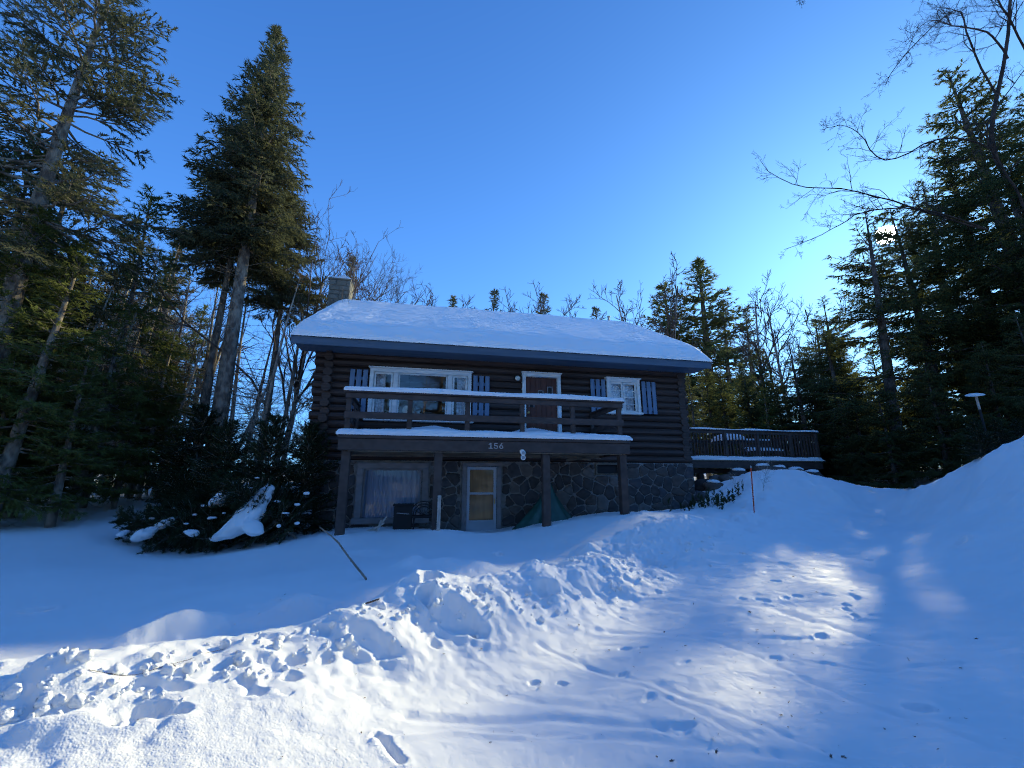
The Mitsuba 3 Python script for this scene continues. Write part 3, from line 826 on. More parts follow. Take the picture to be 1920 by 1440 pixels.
for s in (-4.08, -2.76, -1.45, -0.14, 1.13, 2.36):
    part(C, 'balcony__railing_post', hbox(s - 0.055, s + 0.055, BT + 0.06, BT + 0.15, 2.612, 3.545), 'mat_beam')
part(C, 'balcony__rail', hbox(-4.15, 2.44, BT + 0.012, BT + 0.055, 3.425, 3.545), 'mat_beam')
part(C, 'balcony__rail', hbox(-4.15, 2.44, BT + 0.012, BT + 0.055, 2.975, 3.125), 'mat_beam')
part(C, 'balcony__rail_cap', hbox(-4.18, 2.47, BT - 0.03, BT + 0.16, 3.548, 3.585), 'mat_beam')
for s in (-4.13, 2.37):
    part(C, 'balcony__rail', hbox(s - 0.02, s + 0.02, BT + 0.17, -0.02, 3.425, 3.545), 'mat_beam')
    part(C, 'balcony__rail', hbox(s - 0.02, s + 0.02, BT + 0.17, -0.02, 2.975, 3.125), 'mat_beam')
    part(C, 'balcony__rail_cap', hbox(s - 0.08, s + 0.08, BT + 0.162, -0.02, 3.548, 3.585), 'mat_beam')
    part(C, 'balcony__railing_post', hbox(s - 0.045, s + 0.045, -0.11, -0.02, 2.612, 3.545), 'mat_beam')
v, f = beam((-4.07, -1.2, 3.45), (-4.07, -0.2, 2.7), 0.03, 0.09)
part(C, 'balcony__brace', (hw(v), f), 'mat_beam')
nm = meshkit.text_mesh('156', 0.125, 0.012, bold=True)
nv = np.array(nm.vertices)
part(C, 'balcony__house_number', (hw(np.stack([nv[:, 0] * 1.12 - 0.98, BT - 0.002 - nv[:, 2], nv[:, 1] + 2.36], -1)), np.array(nm.faces)), 'mat_number', label='house number 156 in pale digits')

thing('rail_snow', 'long narrow strip of snow along the balcony rail', 'snow')
put('rail_snow', slab(-4.19, 2.46, BT - 0.045, BT + 0.17, lambda s, t: 3.584 + 0 * s, lambda s, t: 0.115 + 0.015 * np.sin(s * 2.1), R=0.07, step=0.022, bump=0.008, seed=2, lip=0.5), 'mat_snow', 55)


def balcony_depth(s, t):
    m = np.exp(-((t + 0.9) / 0.75) ** 2)
    return 0.13 + m * (0.16 + 0.05 * np.sin(s * 2.3 + 0.5) + 0.03 * np.sin(s * 5.1)) * np.clip((s + 4.3) / 1.4, 0, 1) * np.clip((2.55 - s) / 0.9, 0, 1)


thing('balcony_snow', 'drifted snow covering the balcony floor', 'snow')
put('balcony_snow', slab(BL - 0.05, BR + 0.05, BT - 0.06, -0.06, lambda s, t: 2.613 + 0 * s, balcony_depth, R=0.13, step=0.035, bump=0.02, seed=3, lip=0.35), 'mat_snow', 55)


def place_h(m, s, t, z):
    return hw(m[0] + np.array([s, t, z])), m[1]


XR = np.array([[1.0, 0, 0], [0, 0, 1], [0, -1, 0]])     # lathe axis z -> towards the viewer (-t) when used as v @ XR
K = thing('flood_light', 'white twin flood light under the balcony beam', 'light')
part(K, 'back_plate', place_h((lambda m: (m[0] @ XR, m[1]))(lathe([(0, 0.03), (0.055, 0.03), (0.06, 0.0), (0, 0)], 18)), -0.17, BT - 0.002, 2.30), 'mat_white', 40)
for dz, nmz in ((0.0, 'lamp_head'), (-0.105, 'lamp_head')):
    part(K, nmz, place_h((lambda m: (m[0] @ XR, m[1]))(lathe([(0, 0.11), (0.045, 0.112), (0.058, 0.10), (0.06, 0.09), (0.05, 0.05), (0.03, 0.02), (0.02, 0.0), (0, 0)], 20)), -0.17, BT - 0.012, 2.265 + dz), 'mat_white', 40)
    part(K, 'lens', place_h((lambda m: (m[0] @ XR, m[1]))(lathe([(0, 0.118), (0.03, 0.116), (0.04, 0.112)], 16)), -0.17, BT - 0.012, 2.265 + dz), 'mat_galv', 40)
K = thing('wall_lamp', 'small wall lamp with a pale globe beside the upper door', 'light')
part(K, 'bracket', hbox(0.06, 0.12, -0.06, 0.01, 4.47, 4.62), 'mat_dark')
part(K, 'arm', hbox(0.08, 0.10, -0.17, -0.061, 4.58, 4.60), 'mat_dark')
part(K, 'globe', place_h(lathe([(0, -0.075), (0.045, -0.062), (0.07, -0.025), (0.075, 0.0), (0.066, 0.03), (0.04, 0.06), (0, 0.07)], 18), 0.13, -0.16, 4.50), 'mat_globe', 60)
K = thing('globe_lampshade', 'round cream lampshade hanging behind the picture window', 'lampshade')
an = [(0.155 * math.sin(a), 0.155 * -math.cos(a)) for a in np.linspace(0, math.pi, 14)]
part(K, 'shade', place_h(lathe(an, 24), -2.88, 0.55, 3.57), 'mat_lampshade', 60)
part(K, 'cord', place_h(lathe([(0.006, 0.15), (0.006, 1.45)], 6), -2.88, 0.55, 3.57), 'mat_dark')
# ---------------------------------------------------------------- trees
def sprays(P, D, L, Wd, r, fan=0.62, side=0.62, droop=0.0):
    """needle sprays: a long middle blade and two side blades each. P origins, D directions, L lengths, Wd widths"""
    n = len(P)
    D = D / (np.linalg.norm(D, axis=1, keepdims=True) + 1e-9)
    up = np.tile([0, 0, 1.0], (n, 1)) + r.normal(0, 0.45, (n, 3))
    S = np.cross(D, up)
    S /= np.linalg.norm(S, axis=1, keepdims=True) + 1e-9
    L, Wd = L[:, None], Wd[:, None]
    tip = P + D * L - np.array([0, 0, droop]) * L
    V = [P - S * Wd / 2, P + S * Wd / 2, tip]
    for sg in (-1, 1):
        q = P + D * L * r.uniform(0.1, 0.4, (n, 1))
        d = D * math.cos(fan) + S * sg * math.sin(fan)
        V += [q - D * Wd * 0.5, q + D * Wd * 0.5, q + d * L * side - np.array([0, 0, droop]) * L * 0.6]
    V = np.stack(V, 1).reshape(-1, 3)
    return V, np.arange(n * 9).reshape(-1, 3)


def merge(parts):
    V, F, n = [], [], 0
    for v, f in parts:
        V.append(v)
        F.append(f + n)
        n += len(v)
    return np.vstack(V), np.vstack(F)


def conifer(seed, h, R, base, whorls, per=5, e_top=0.75, e_low=-0.25, sag=0.25, sec=0.17, spray=(0.20, 0.05), step=0.10, bare=0.15, shape=0.85, gap=0.25, trunk=None, stubs=14, droop=0.1, lopsided=0.0, wob=0.02):
    """(crown, wood) of a spruce, fir or hemlock standing at the origin"""
    r = rng(seed)
    trunk = trunk or h * 0.022
    tz = np.linspace(-0.3, h, 14)
    axis = np.stack([wob * h * np.sin(tz / h * 2.2 + seed), wob * h * np.cos(tz / h * 1.7 + seed * 2), tz], 1)
    axis[:, :2] -= axis[0, :2]
    tp, tr = [axis], [trunk * np.clip(1 - tz / h, 0.02, 1) ** 0.8]
    wood = [tubes(np.array(tp), np.array(tr), 9)]
    BP, BR, SP_, SR_, O, D, L = [], [], [], [], [], [], []

    def axis_at(z):
        return np.array([np.interp(z, tz, axis[:, 0]), np.interp(z, tz, axis[:, 1]), z])
    for w in range(whorls):
        x0 = (w + r.uniform(0.1, 0.9)) / whorls
        for b in range(per if x0 < 0.85 else per - 1):
            if r.uniform() < gap:
                continue
            x = np.clip(x0 + r.normal(0, 0.22 / whorls), 0, 0.995)
            z = base + (h - base) * x
            az = r.uniform(0, 2 * np.pi)
            Lb = R * ((1 - x) ** shape + 0.03) * r.uniform(0.55, 1.12) * (0.72 + 0.28 * min(1, x / 0.12)) * (1 + lopsided * math.cos(az))
            e = e_low + (e_top - e_low) * x ** 1.3 + r.normal(0, 0.10)
            d = np.array([math.cos(az), math.sin(az), 0])
            u = np.linspace(0, 1, 6)
            p0 = axis_at(z)
            P = p0 + d * (u * Lb)[:, None] * math.cos(e) + np.array([0, 0, 1.0]) * (Lb * (u * math.sin(e) - sag * u * (1 - u) * 1.2 * (1 - x)))[:, None]
            P[1:] += r.normal(0, 0.02 * Lb, (5, 3))
            BP.append(P)
            BR.append(np.linspace(0.012 + 0.012 * Lb, 0.004, 6))
            t = (P[-1] - P[0]) / Lb
            side = np.cross(t, [0, 0, 1.0])
            side /= np.linalg.norm(side) + 1e-9
            n2 = max(3, int(Lb * (1 - bare) / sec))
            us = np.linspace(bare if Lb > 0.8 else 0.05, 1, n2) + r.normal(0, 0.02, n2)
            for uu in us:
                uu = min(max(uu, 0.02), 1)
                q = np.array([np.interp(uu, u, P[:, k]) for k in range(3)])
                for sg in (-1, 1):
                    if r.uniform() < 0.12:
                        continue
                    l2 = min((0.16 + 0.42 * Lb * (1 - uu) ** 0.8), 0.95) * r.uniform(0.6, 1.15)
                    a2 = r.uniform(0.55, 1.1)
                    d2 = t * math.cos(a2) + side * sg * math.sin(a2) + np.array([0, 0, r.normal(-droop, 0.14)])
                    d2 /= np.linalg.norm(d2)
                    k = max(1, int(l2 / step))
                    uk = (np.arange(k) + r.uniform(0.2, 0.8)) / k * l2
                    O.append(q + d2 * uk[:, None] - np.array([0, 0, 1]) * (droop * uk ** 2)[:, None])
                    D.append(np.tile(d2, (k, 1)) + r.normal(0, 0.38, (k, 3)))
                    L.append(np.full(k, 1.0) * r.uniform(0.7, 1.25, k))
                    if l2 > 0.3:
                        SP_.append(np.array([q, q + d2 * l2 * 0.5 + [0, 0, -droop * l2 * l2 * .25], q + d2 * l2 - np.array([0, 0, droop * l2 * l2])]))
                        SR_.append([0.006, 0.005, 0.003])
            O.append(P[-2:] + r.normal(0, 0.02, (2, 3)))
            D.append(np.tile(t, (2, 1)) + r.normal(0, 0.2, (2, 3)))
            L.append(np.full(2, 1.2))
    for _ in range(stubs):
        z = r.uniform(0.12 * base + 0.3, base * 1.02)
        az = r.uniform(0, 2 * np.pi)
        l = r.uniform(0.4, 1.6)
        d = np.array([math.cos(az), math.sin(az), r.uniform(-0.5, 0.1)])
        p0 = axis_at(z)
        BP.append(p0 + d * (np.linspace(0, 1, 6) * l)[:, None] + r.normal(0, 0.03, (6, 3)) * np.linspace(0, 1, 6)[:, None])
        BR.append(np.linspace(0.014, 0.004, 6))
    top = axis_at(h)
    kk = 14
    O.append(top - np.array([0, 0, 1]) * np.linspace(0, 0.8, kk)[:, None])
    a = r.uniform(0, 6.28, kk)
    D.append(np.stack([np.cos(a) * 0.6, np.sin(a) * 0.6, np.full(kk, 0.9)], 1))
    L.append(np.full(kk, 1.0))
    O, D, L = np.vstack(O), np.vstack(D), np.concatenate(L)
    crown = sprays(O, D, L * spray[0], np.full(len(O), spray[1]) * r.uniform(0.7, 1.3, len(O)), r, droop=droop)
    wood.append(tubes(np.array(BP), np.array(BR), 4))
    if SP_:
        wood.append(tubes(np.array(SP_), np.array(SR_), 3))
    return crown, merge(wood)


def bare_tree(seed, h, trunk, spread=0.55, depth=5, start=0.35, up=0.35, twig=1.0, lean=(0, 0), kids=(5, 4, 4, 3), minr=0.0035, limbs=None, first=None):
    """leafless tree: (trunk mesh, branches mesh)"""
    r = rng(seed)
    TP, TR = [], []
    stack = []

    def grow(p, d, l, rad, lev):
        m = 6
        P = [p]
        dd = d.copy()
        for i in range(m - 1):
            dd = dd + r.normal(0, 0.16 if lev else 0.05, 3) + np.array([0, 0, up * 0.12 * (lev > 0)])
            dd /= np.linalg.norm(dd)
            P.append(P[-1] + dd * l / (m - 1))
        P = np.array(P)
        R = np.linspace(rad, max(rad * (0.35 if lev else 0.25), minr * 0.6), m)
        TP.append(P)
        TR.append(R)
        return P, R

    P, R = (limbs[0], limbs[1]) if limbs else (None, None)
    if P is None:
        d0 = np.array([lean[0], lean[1], 1.0])
        P, R = grow(np.array([0, 0, -0.3]), d0 / np.linalg.norm(d0), h, trunk, 0)
    else:
        TP.append(P)
        TR.append(R)
    ntrunk = 1
    cur = [(P, R, 1, h)]
    while cur:
        nxt = []
        for P, R, lev, l in cur:
            if lev >= depth:
                continue
            k = kids[min(lev - 1, len(kids) - 1)]
            if lev == 1:
                k = first or k * 3
            for j in range(k):
                u = r.uniform(start, 0.99) if lev == 1 else r.uniform(0.15, 1.0)
                x = u * (len(P) - 1)
                i = min(int(x), len(P) - 2)
                q = P[i] + (P[i + 1] - P[i]) * (x - i)
                t = P[i + 1] - P[i]
                t = t / np.linalg.norm(t)
                a = r.uniform(0, 2 * np.pi)
                s = np.cross(t, [0.3, 0.2, 0.9])
                s /= np.linalg.norm(s)
                s2 = np.cross(t, s)
                s = s * math.cos(a) + s2 * math.sin(a)
                ang = r.uniform(0.5, 1.1)
                d = t * math.cos(ang) + s * math.sin(ang)
                d[2] += up * (0.5 if lev == 1 else 0.2)
                d /= np.linalg.norm(d)
                ll = l * (spread if lev == 1 else 0.5) * (1.15 - 0.65 * u if lev == 1 else 1.1 - 0.5 * u) * r.uniform(0.6, 1.1)
                rr = max(min(np.interp(x, np.arange(len(R)), R) * 0.6, 0.022 * ll + 0.002), minr)
                b = grow(q, d, ll, rr, lev)
                nxt.append((b[0], b[1], lev + 1, ll))
        cur = nxt
    big = [i for i in range(len(TP)) if TR[i][0] > 0.02 and len(TP[i]) == 6 and i]
    trunk_m = tubes(np.array(TP[:1]), np.array(TR[:1]), 9)
    rest = [i for i in range(1, len(TP))]
    br = tubes(np.array([TP[i] for i in rest]), np.array([TR[i] for i in rest]), 4 if len(rest) < 3000 else 3)
    return trunk_m, br


GROUPS = {}


def proto(name, parts):
    scene['proto_' + name] = {'type': 'shapegroup', **{k: mikit.ply(m, b, s) for k, (m, b, s) in parts.items()}}
    GROUPS[name] = max(np.asarray(m[0])[:, 2].max() for m, b, s in parts.values())


def plant(kind, pname, x, y, scale=1.0, rot=0.0, label=None, cat=None, group=None, sz=1.0, lean=(0, 0), dz=0.0):
    key = thing(kind, label, cat, group)
    m = T4().translate([x, y, float(gz(x, y)) + dz]).rotate([0, 0, 1], rot)
    if lean[0] or lean[1]:
        m = T4().translate([x, y, float(gz(x, y)) + dz]).rotate([0, 1, 0], lean[0]).rotate([1, 0, 0], lean[1]).rotate([0, 0, 1], rot)
    scene[key] = {'type': 'instance', 'to_world': m.scale([scale, scale, scale * sz]), 'shapegroup': {'type': 'ref', 'id': 'proto_' + pname}}
    return key


def con(name, mat, bk, **k):
    c, w = conifer(**k)
    proto(name, {'trunk': (w, bk, True), 'crown': (c, mat, False)})


def xz(px, py, Y):
    """where a tree's foot stands: below the pixel (px, py), Y metres ahead"""
    p = at(px, py, Y)
    return p[0], p[1]


# hero spruces on the left
con('spruce_tall', 'mat_spruce', 'mat_bark', seed=21, h=17.6, R=2.2, base=8.3, whorls=40, per=7, e_top=0.95, e_low=-0.35, sag=0.1, sec=0.10, spray=(0.19, 0.05), step=0.06, shape=0.8, gap=0.22, stubs=60, trunk=0.27, bare=0.1, droop=0.16, wob=0.0)
con('spruce_side', 'mat_spruce', 'mat_bark', seed=22, h=13.8, R=2.8, base=8.0, whorls=26, per=6, e_top=0.8, e_low=-0.15, sag=0.15, sec=0.10, spray=(0.19, 0.05), step=0.06, shape=0.75, gap=0.2, stubs=50, trunk=0.17, droop=0.14)
con('spruce_airy', 'mat_spruce', 'mat_bark', seed=23, h=15.6, R=3.1, base=6.2, whorls=27, per=6, e_top=0.65, e_low=-0.30, sag=0.22, sec=0.11, spray=(0.17, 0.042), step=0.06, shape=0.5, gap=0.24, stubs=24, trunk=0.27, bare=0.3, droop=0.05)
# younger firs of the undergrowth
con('fir_a', 'mat_fir', 'mat_bark', seed=31, h=8.0, R=1.9, base=0.8, whorls=26, per=6, e_top=0.7, e_low=-0.15, sag=0.2, sec=0.10, spray=(0.21, 0.05), step=0.065, shape=0.8, gap=0.25, stubs=6, droop=0.1)
con('fir_b', 'mat_fir', 'mat_bark', seed=32, h=10.5, R=2.1, base=3.0, whorls=25, per=6, e_top=0.6, e_low=-0.2, sag=0.2, sec=0.10, spray=(0.21, 0.05), step=0.065, shape=0.7, gap=0.3, stubs=40, trunk=0.13, bare=0.3, droop=0.1)
con('fir_c', 'mat_spruce', 'mat_bark', seed=33, h=9.0, R=1.6, base=1.0, whorls=28, per=6, e_top=0.8, e_low=-0.25, sag=0.15, sec=0.10, spray=(0.19, 0.05), step=0.065, shape=0.8, gap=0.2, stubs=20, droop=0.1)
con('snag', 'mat_dry', 'mat_pale_bark', seed=34, h=9.0, R=1.0, base=4.5, whorls=5, per=3, gap=0.5, sec=0.5, spray=(0.12, 0.03), step=0.4, stubs=90, trunk=0.10, shape=0.4, wob=0.04)
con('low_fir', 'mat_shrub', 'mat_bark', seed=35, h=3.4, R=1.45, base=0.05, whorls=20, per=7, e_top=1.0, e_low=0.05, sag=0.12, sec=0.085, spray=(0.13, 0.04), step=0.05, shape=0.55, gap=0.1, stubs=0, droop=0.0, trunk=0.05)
# hemlocks and cedars on the right
con('hemlock_a', 'mat_hemlock', 'mat_dark_bark', seed=41, h=11.5, R=4.0, base=0.6, whorls=17, per=9, e_top=0.6, e_low=-0.1, sag=0.3, sec=0.085, spray=(0.18, 0.05), step=0.055, shape=0.62, gap=0.22, stubs=6, droop=0.22)
con('hemlock_c', 'mat_hemlock', 'mat_dark_bark', seed=46, h=12.5, R=3.6, base=1.5, whorls=15, per=8, e_top=0.6, e_low=-0.1, sag=0.3, sec=0.10, spray=(0.18, 0.05), step=0.065, shape=0.6, gap=0.38, stubs=30, droop=0.2, bare=0.3)
con('hemlock_b', 'mat_hemlock', 'mat_dark_bark', seed=42, h=14.0, R=2.6, base=3.0, whorls=34, per=6, e_top=0.7, e_low=-0.1, sag=0.3, sec=0.10, spray=(0.19, 0.055), step=0.065, shape=0.6, gap=0.28, stubs=30, droop=0.2, bare=0.25)
con('far_pine', 'mat_hemlock', 'mat_dark_bark', seed=43, h=12.0, R=3.0, base=1.0, whorls=28, per=6, e_top=0.75, e_low=-0.1, sag=0.2, sec=0.14, spray=(0.28, 0.08), step=0.10, shape=0.7, gap=0.2, stubs=20, droop=0.1)
con('far_spruce', 'mat_spruce', 'mat_bark', seed=44, h=11.0, R=1.8, base=0.8, whorls=32, per=6, e_top=0.7, e_low=-0.3, sag=0.1, sec=0.14, spray=(0.24, 0.07), step=0.10, shape=0.85, gap=0.2, stubs=10, droop=0.12)
for nm_, k in (('birch_a', dict(seed=51, h=9.5, trunk=0.11, spread=0.42, depth=4, kids=(5, 6, 5), up=0.55)), ('birch_b', dict(seed=52, h=8.5, trunk=0.09, spread=0.5, depth=4, kids=(5, 6, 5), up=0.5)),
               ('bushy', dict(seed=53, h=7.0, trunk=0.10, spread=0.62, depth=4, kids=(7, 6, 5), up=0.6, start=0.2)), ('sapling', dict(seed=54, h=6.0, trunk=0.045, spread=0.35, depth=4, kids=(5, 4, 3), up=0.5, minr=0.003)),
               ('birch_c', dict(seed=59, h=8.0, trunk=0.10, spread=0.75, depth=4, kids=(7, 6, 5), up=0.75, start=0.25, minr=0.006)), ('far_bushy', dict(seed=57, h=7.0, trunk=0.10, spread=0.62, depth=4, kids=(7, 6, 5), up=0.6, start=0.2, minr=0.011)), ('far_birch', dict(seed=58, h=9.0, trunk=0.11, spread=0.42, depth=4, kids=(5, 6, 5), up=0.6, minr=0.010)), ('pale_scrub', dict(seed=60, h=5.5, trunk=0.06, spread=0.6, depth=4, kids=(6, 6, 5), up=0.45, start=0.15, minr=0.006)), ('brush', dict(seed=55, h=2.6, trunk=0.02, spread=0.6, depth=4, kids=(6, 5, 3), up=0.4, start=0.1, minr=0.0025))):
    t_, b_ = bare_tree(**k)
    proto(nm_, {'trunk': (t_, 'mat_pale_bark', True), 'branches': (b_, 'mat_pale_bark' if nm_ in ('brush', 'pale_scrub', 'sapling') else 'mat_twig', True)})

# left side
x, y = xz(384, 960, 13.0)
plant('spruce_tree', 'spruce_tall', x, y, 1.0, 40, 'tallest dense spruce left of the cabin with a thick pale trunk', 'spruce tree')
x, y = xz(352, 960, 14.2)
plant('spruce_tree', 'spruce_side', x, y, 1.0, 110, 'dark-trunked spruce leaning its broad crown against the tallest spruce', 'spruce tree')
x, y = xz(-72, 950, 9.6)
plant('spruce_tree', 'spruce_airy', x, y, 1.0, 20, 'open airy spruce at the far left with its top cut off by the picture', 'spruce tree')
x, y = xz(470, 960, 15.0)
plant('spruce_tree', 'spruce_side', x, y, 0.86, 250, 'slimmer spruce between the tallest spruce and the cabin roof', 'spruce tree')
G = 'young firs in the thick of the wood left of the cabin'
LAB = 'young fir crowded in the thick wood left of the cabin'
fr = rng(71)
k_ = 0
for px, Y, nmp, sc in [(20, 11.0, 'fir_a', .95), (150, 12.5, 'fir_b', 1.0), (235, 14.5, 'fir_a', .7), (300, 15.5, 'fir_b', .7), (-60, 11.5, 'fir_c', 1.2), (-170, 10.0, 'fir_b', 1.0),
                       (150, 18.5, 'fir_c', 1.1), (235, 18.5, 'fir_c', 1.25), (30, 17.5, 'fir_a', 1.2),
                       (-120, 14.5, 'fir_a', 1.2), (-230, 13.5, 'fir_c', 1.3), (-60, 18.5, 'fir_b', 1.2), (-330, 10.5, 'fir_b', 1.1), (140, 21.5, 'far_spruce', 1.1),
                       (220, 22.5, 'far_pine', 1.0), (50, 22.5, 'far_pine', 1.0), (-60, 23.0, 'far_spruce', 1.2), (-20, 9.3, 'fir_a', .8), (130, 10.9, 'fir_a', .72), (-110, 9.3, 'fir_a', .95), (100, 9.9, 'fir_a', .55),
                       (-20, 9.6, 'fir_a', .5), (210, 12.4, 'fir_a', .45), (290, 14.0, 'fir_a', .5)]:
    x, y = xz(px, 960, Y)
    plant('young_fir', nmp, x, y, sc * fr.uniform(.93, 1.07), fr.uniform(0, 360), LAB, 'fir tree', G, lean=(fr.uniform(-2, 3), fr.uniform(-2, 2)))
for px, Y, nmp, sc, le in [(60, 13.2, 'snag', 1.0, 3), (125, 12.9, 'snag', .9, 6), (180, 15.4, 'snag', 1.1, 4), (255, 13.8, 'snag', .8, 8), (310, 14.4, 'snag', .9, 5), (225, 16.4, 'snag', 1.1, 2), (415, 15.2, 'snag', .95, 3), (465, 14.0, 'snag', .9, 9), (498, 15.2, 'snag', 1.0, 4),
                           (20, 15.0, 'snag', 1.1, 3), (-40, 12.5, 'snag', 1.0, 5), (360, 16.5, 'snag', 1.0, 1), (395, 14.2, 'snag', .7, 12), (90, 11.8, 'snag', .8, 7), (150, 13.5, 'snag', .8, 10), (205, 13.9, 'snag', .7, -6), (280, 14.6, 'snag', .8, 6), (-10, 10.6, 'snag', .8, 8), (330, 15.2, 'snag', .8, 9), (40, 11.6, 'snag', .7, -5), (440, 15.6, 'snag', .8, 6)]:
    x, y = xz(px, 960, Y)
    plant('dead_trunk', nmp, x, y, sc, fr.uniform(0, 360), 'thin pale dead trunk among the firs left of the cabin', 'dead tree', 'thin dead trunks in the left wood', lean=(le, fr.uniform(-3, 3)))
for px, Y, nmp, sc, le in [(140, 15.5, 'birch_a', 1.0, 2), (245, 16.5, 'birch_b', 1.05, 3), (40, 16.0, 'birch_b', 1.0, 4), (330, 17.5, 'birch_a', .9, 2), (-90, 13.5, 'birch_a', 1.0, 4), (190, 13.5, 'sapling', 1.0, 5), (270, 15.2, 'sapling', 1.1, -4), (90, 12.0, 'sapling', 1.0, 6)]:
    x, y = xz(px, 960, Y)
    plant('bare_birch', nmp, x, y, sc, fr.uniform(0, 360), 'leafless pale birch standing between the firs on the left', 'birch tree', 'bare birches in the left wood', lean=(le, 0))
for i, (px, Y, sc, le) in enumerate([(185, 16.5, 1.25, 6), (240, 18.5, 1.4, 3), (120, 14.0, 1.0, 8), (290, 17.0, 1.1, 5), (60, 12.4, .9, 6), (215, 14.6, .9, -4), (330, 16.2, 1.0, 4), (10, 13.6, 1.1, 5), (160, 20.5, 1.7, 2), (270, 21.0, 1.6, 2), (430, 17.0, .9, 6), (500, 16.6, 1.0, 5)]):
    x, y = xz(px, 960, Y)
    plant('bare_scrub', 'pale_scrub', x, y, sc, 53 * i, 'pale leafless scrub tree tangled among the firs left of the cabin', 'tree', 'bare scrub in the left wood', lean=(le, 0))
x, y = xz(515, 960, 16.0)
plant('bare_birch', 'birch_c', x, y, 1.1, 30, 'leafless birch fanning its twigs right of the tallest spruce', 'birch tree', lean=(8, 0))
x, y = xz(560, 960, 19.0)
plant('bare_birch', 'birch_c', x, y, 1.15, 200, 'leafless birch reaching over the left end of the cabin roof', 'birch tree', lean=(12, 0))
for i, (px, Y, sc) in enumerate([(560, 12.6, 1.0), (540, 11.9, .95), (575, 14.2, 1.2), (480, 13.4, 1.1), (520, 13.0, 1.2)]):
    x, y = xz(px, 960, Y)
    plant('brushwood', 'brush', x, y, sc * 1.3, 70 * i, 'tangle of pale bare twigs beside the left cabin corner', 'brush', 'bare brush by the left corner')
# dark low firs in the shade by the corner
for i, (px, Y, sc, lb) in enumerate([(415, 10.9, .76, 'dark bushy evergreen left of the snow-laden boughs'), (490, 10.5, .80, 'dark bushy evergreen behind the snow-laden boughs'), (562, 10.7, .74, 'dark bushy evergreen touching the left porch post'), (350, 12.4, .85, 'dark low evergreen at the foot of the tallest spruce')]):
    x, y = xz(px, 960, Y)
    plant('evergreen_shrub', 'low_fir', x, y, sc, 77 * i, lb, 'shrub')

# behind the cabin
for px, py, Y, nmp, kind, lb, cat in [
        (655, 472, 26, 'far_spruce', 'distant_spruce', 'dark spruce top showing just behind the stone chimney', 'spruce tree'),
        (930, 535, 30, 'far_spruce', 'distant_spruce', 'thin pointed spruce showing above the middle of the roof', 'spruce tree'),
        (1028, 546, 29, 'far_spruce', 'distant_spruce', 'small dark spruce above the roof, right of the thin pointed one', 'spruce tree'),
        (852, 556, 36, 'far_spruce', 'distant_spruce', 'tiny spruce tip peeping over the roof left of the middle', 'spruce tree'),
        (1125, 572, 36, 'far_spruce', 'distant_spruce', 'tiny spruce tip peeping over the right end of the roof', 'spruce tree'),
        (760, 500, 25, 'far_bushy', 'bare_tree', 'rounded leafless tree behind the roof right of the chimney', 'tree'),
        (700, 465, 24, 'far_birch', 'bare_tree', 'leafless tree whose twigs spread right above the chimney', 'tree'),
        (948, 540, 31, 'far_bushy', 'bare_tree', 'leafless tree beside the thin pointed spruce above the roof', 'tree'),
        (1003, 528, 28, 'far_bushy', 'bare_tree', 'leafless tree left of the small dark spruce above the roof', 'tree'),
        (1185, 505, 27, 'far_birch', 'bare_tree', 'leafless tree over the right end of the roof', 'tree'),
        (1232, 495, 25, 'far_birch', 'bare_tree', 'leafless tree left of the bluish pines behind the roof', 'tree'),
        (1265, 522, 62, 'far_pine', 'pine_tree', 'left and lower of the two pines behind the right roof end', 'pine tree'),
        (1305, 496, 63, 'far_pine', 'pine_tree', 'taller of the two pines behind the right roof end', 'pine tree'),
        (1345, 560, 61, 'far_spruce', 'pine_tree', 'narrow conifer right of the two pines behind the roof', 'pine tree'),
        (1400, 570, 60, 'far_spruce', 'pine_tree', 'thin reddish conifer above the side deck', 'pine tree'),
        (800, 530, 26, 'far_bushy', 'bare_tree', 'lowest rounded leafless tree behind the roof, right of the chimney', 'tree'),
        (1062, 560, 31, 'far_bushy', 'bare_tree', 'faint leafless tree right of the small dark spruce above the roof', 'tree'),
        (1392, 515, 21.5, 'far_birch', 'bare_tree', 'leafless tree with upright twigs above the side deck', 'tree'),
        (1450, 540, 22, 'far_birch', 'bare_tree', 'leafless tree between the side deck and the big hemlocks', 'tree'),
        (1500, 555, 22, 'far_bushy', 'bare_tree', 'leafless tree just left of the big hemlocks', 'tree')]:
    H = GROUPS[nmp]
    top = at(px, py, Y)
    g = float(gz(top[0], top[1]))
    k_ = (top[2] - g) / H
    plant(kind, nmp, top[0], top[1], k_ * (1.35 if nmp == 'far_pine' else 1), fr.uniform(0, 360), lb, cat, sz=1 / 1.35 if nmp == 'far_pine' else 1)
# low growth behind the side deck
for px, Y, nmp, sc in [(1310, 19, 'far_spruce', .42), (1350, 22, 'far_pine', .5), (1380, 20, 'far_pine', .45), (1430, 19.5, 'far_pine', .45), (1330, 25, 'far_spruce', .6), (1420, 24, 'far_pine', .55), (1290, 23, 'far_pine', .5), (1465, 21, 'far_pine', .55), (1450, 18.0, 'fir_a', .5), (1400, 18.0, 'fir_a', .38)]:
    x, y = xz(px, 900, Y)
    plant('young_conifer', nmp, x, y, sc, fr.uniform(0, 360), 'young conifer in the thicket behind the side deck', 'conifer', 'young conifers behind the side deck')

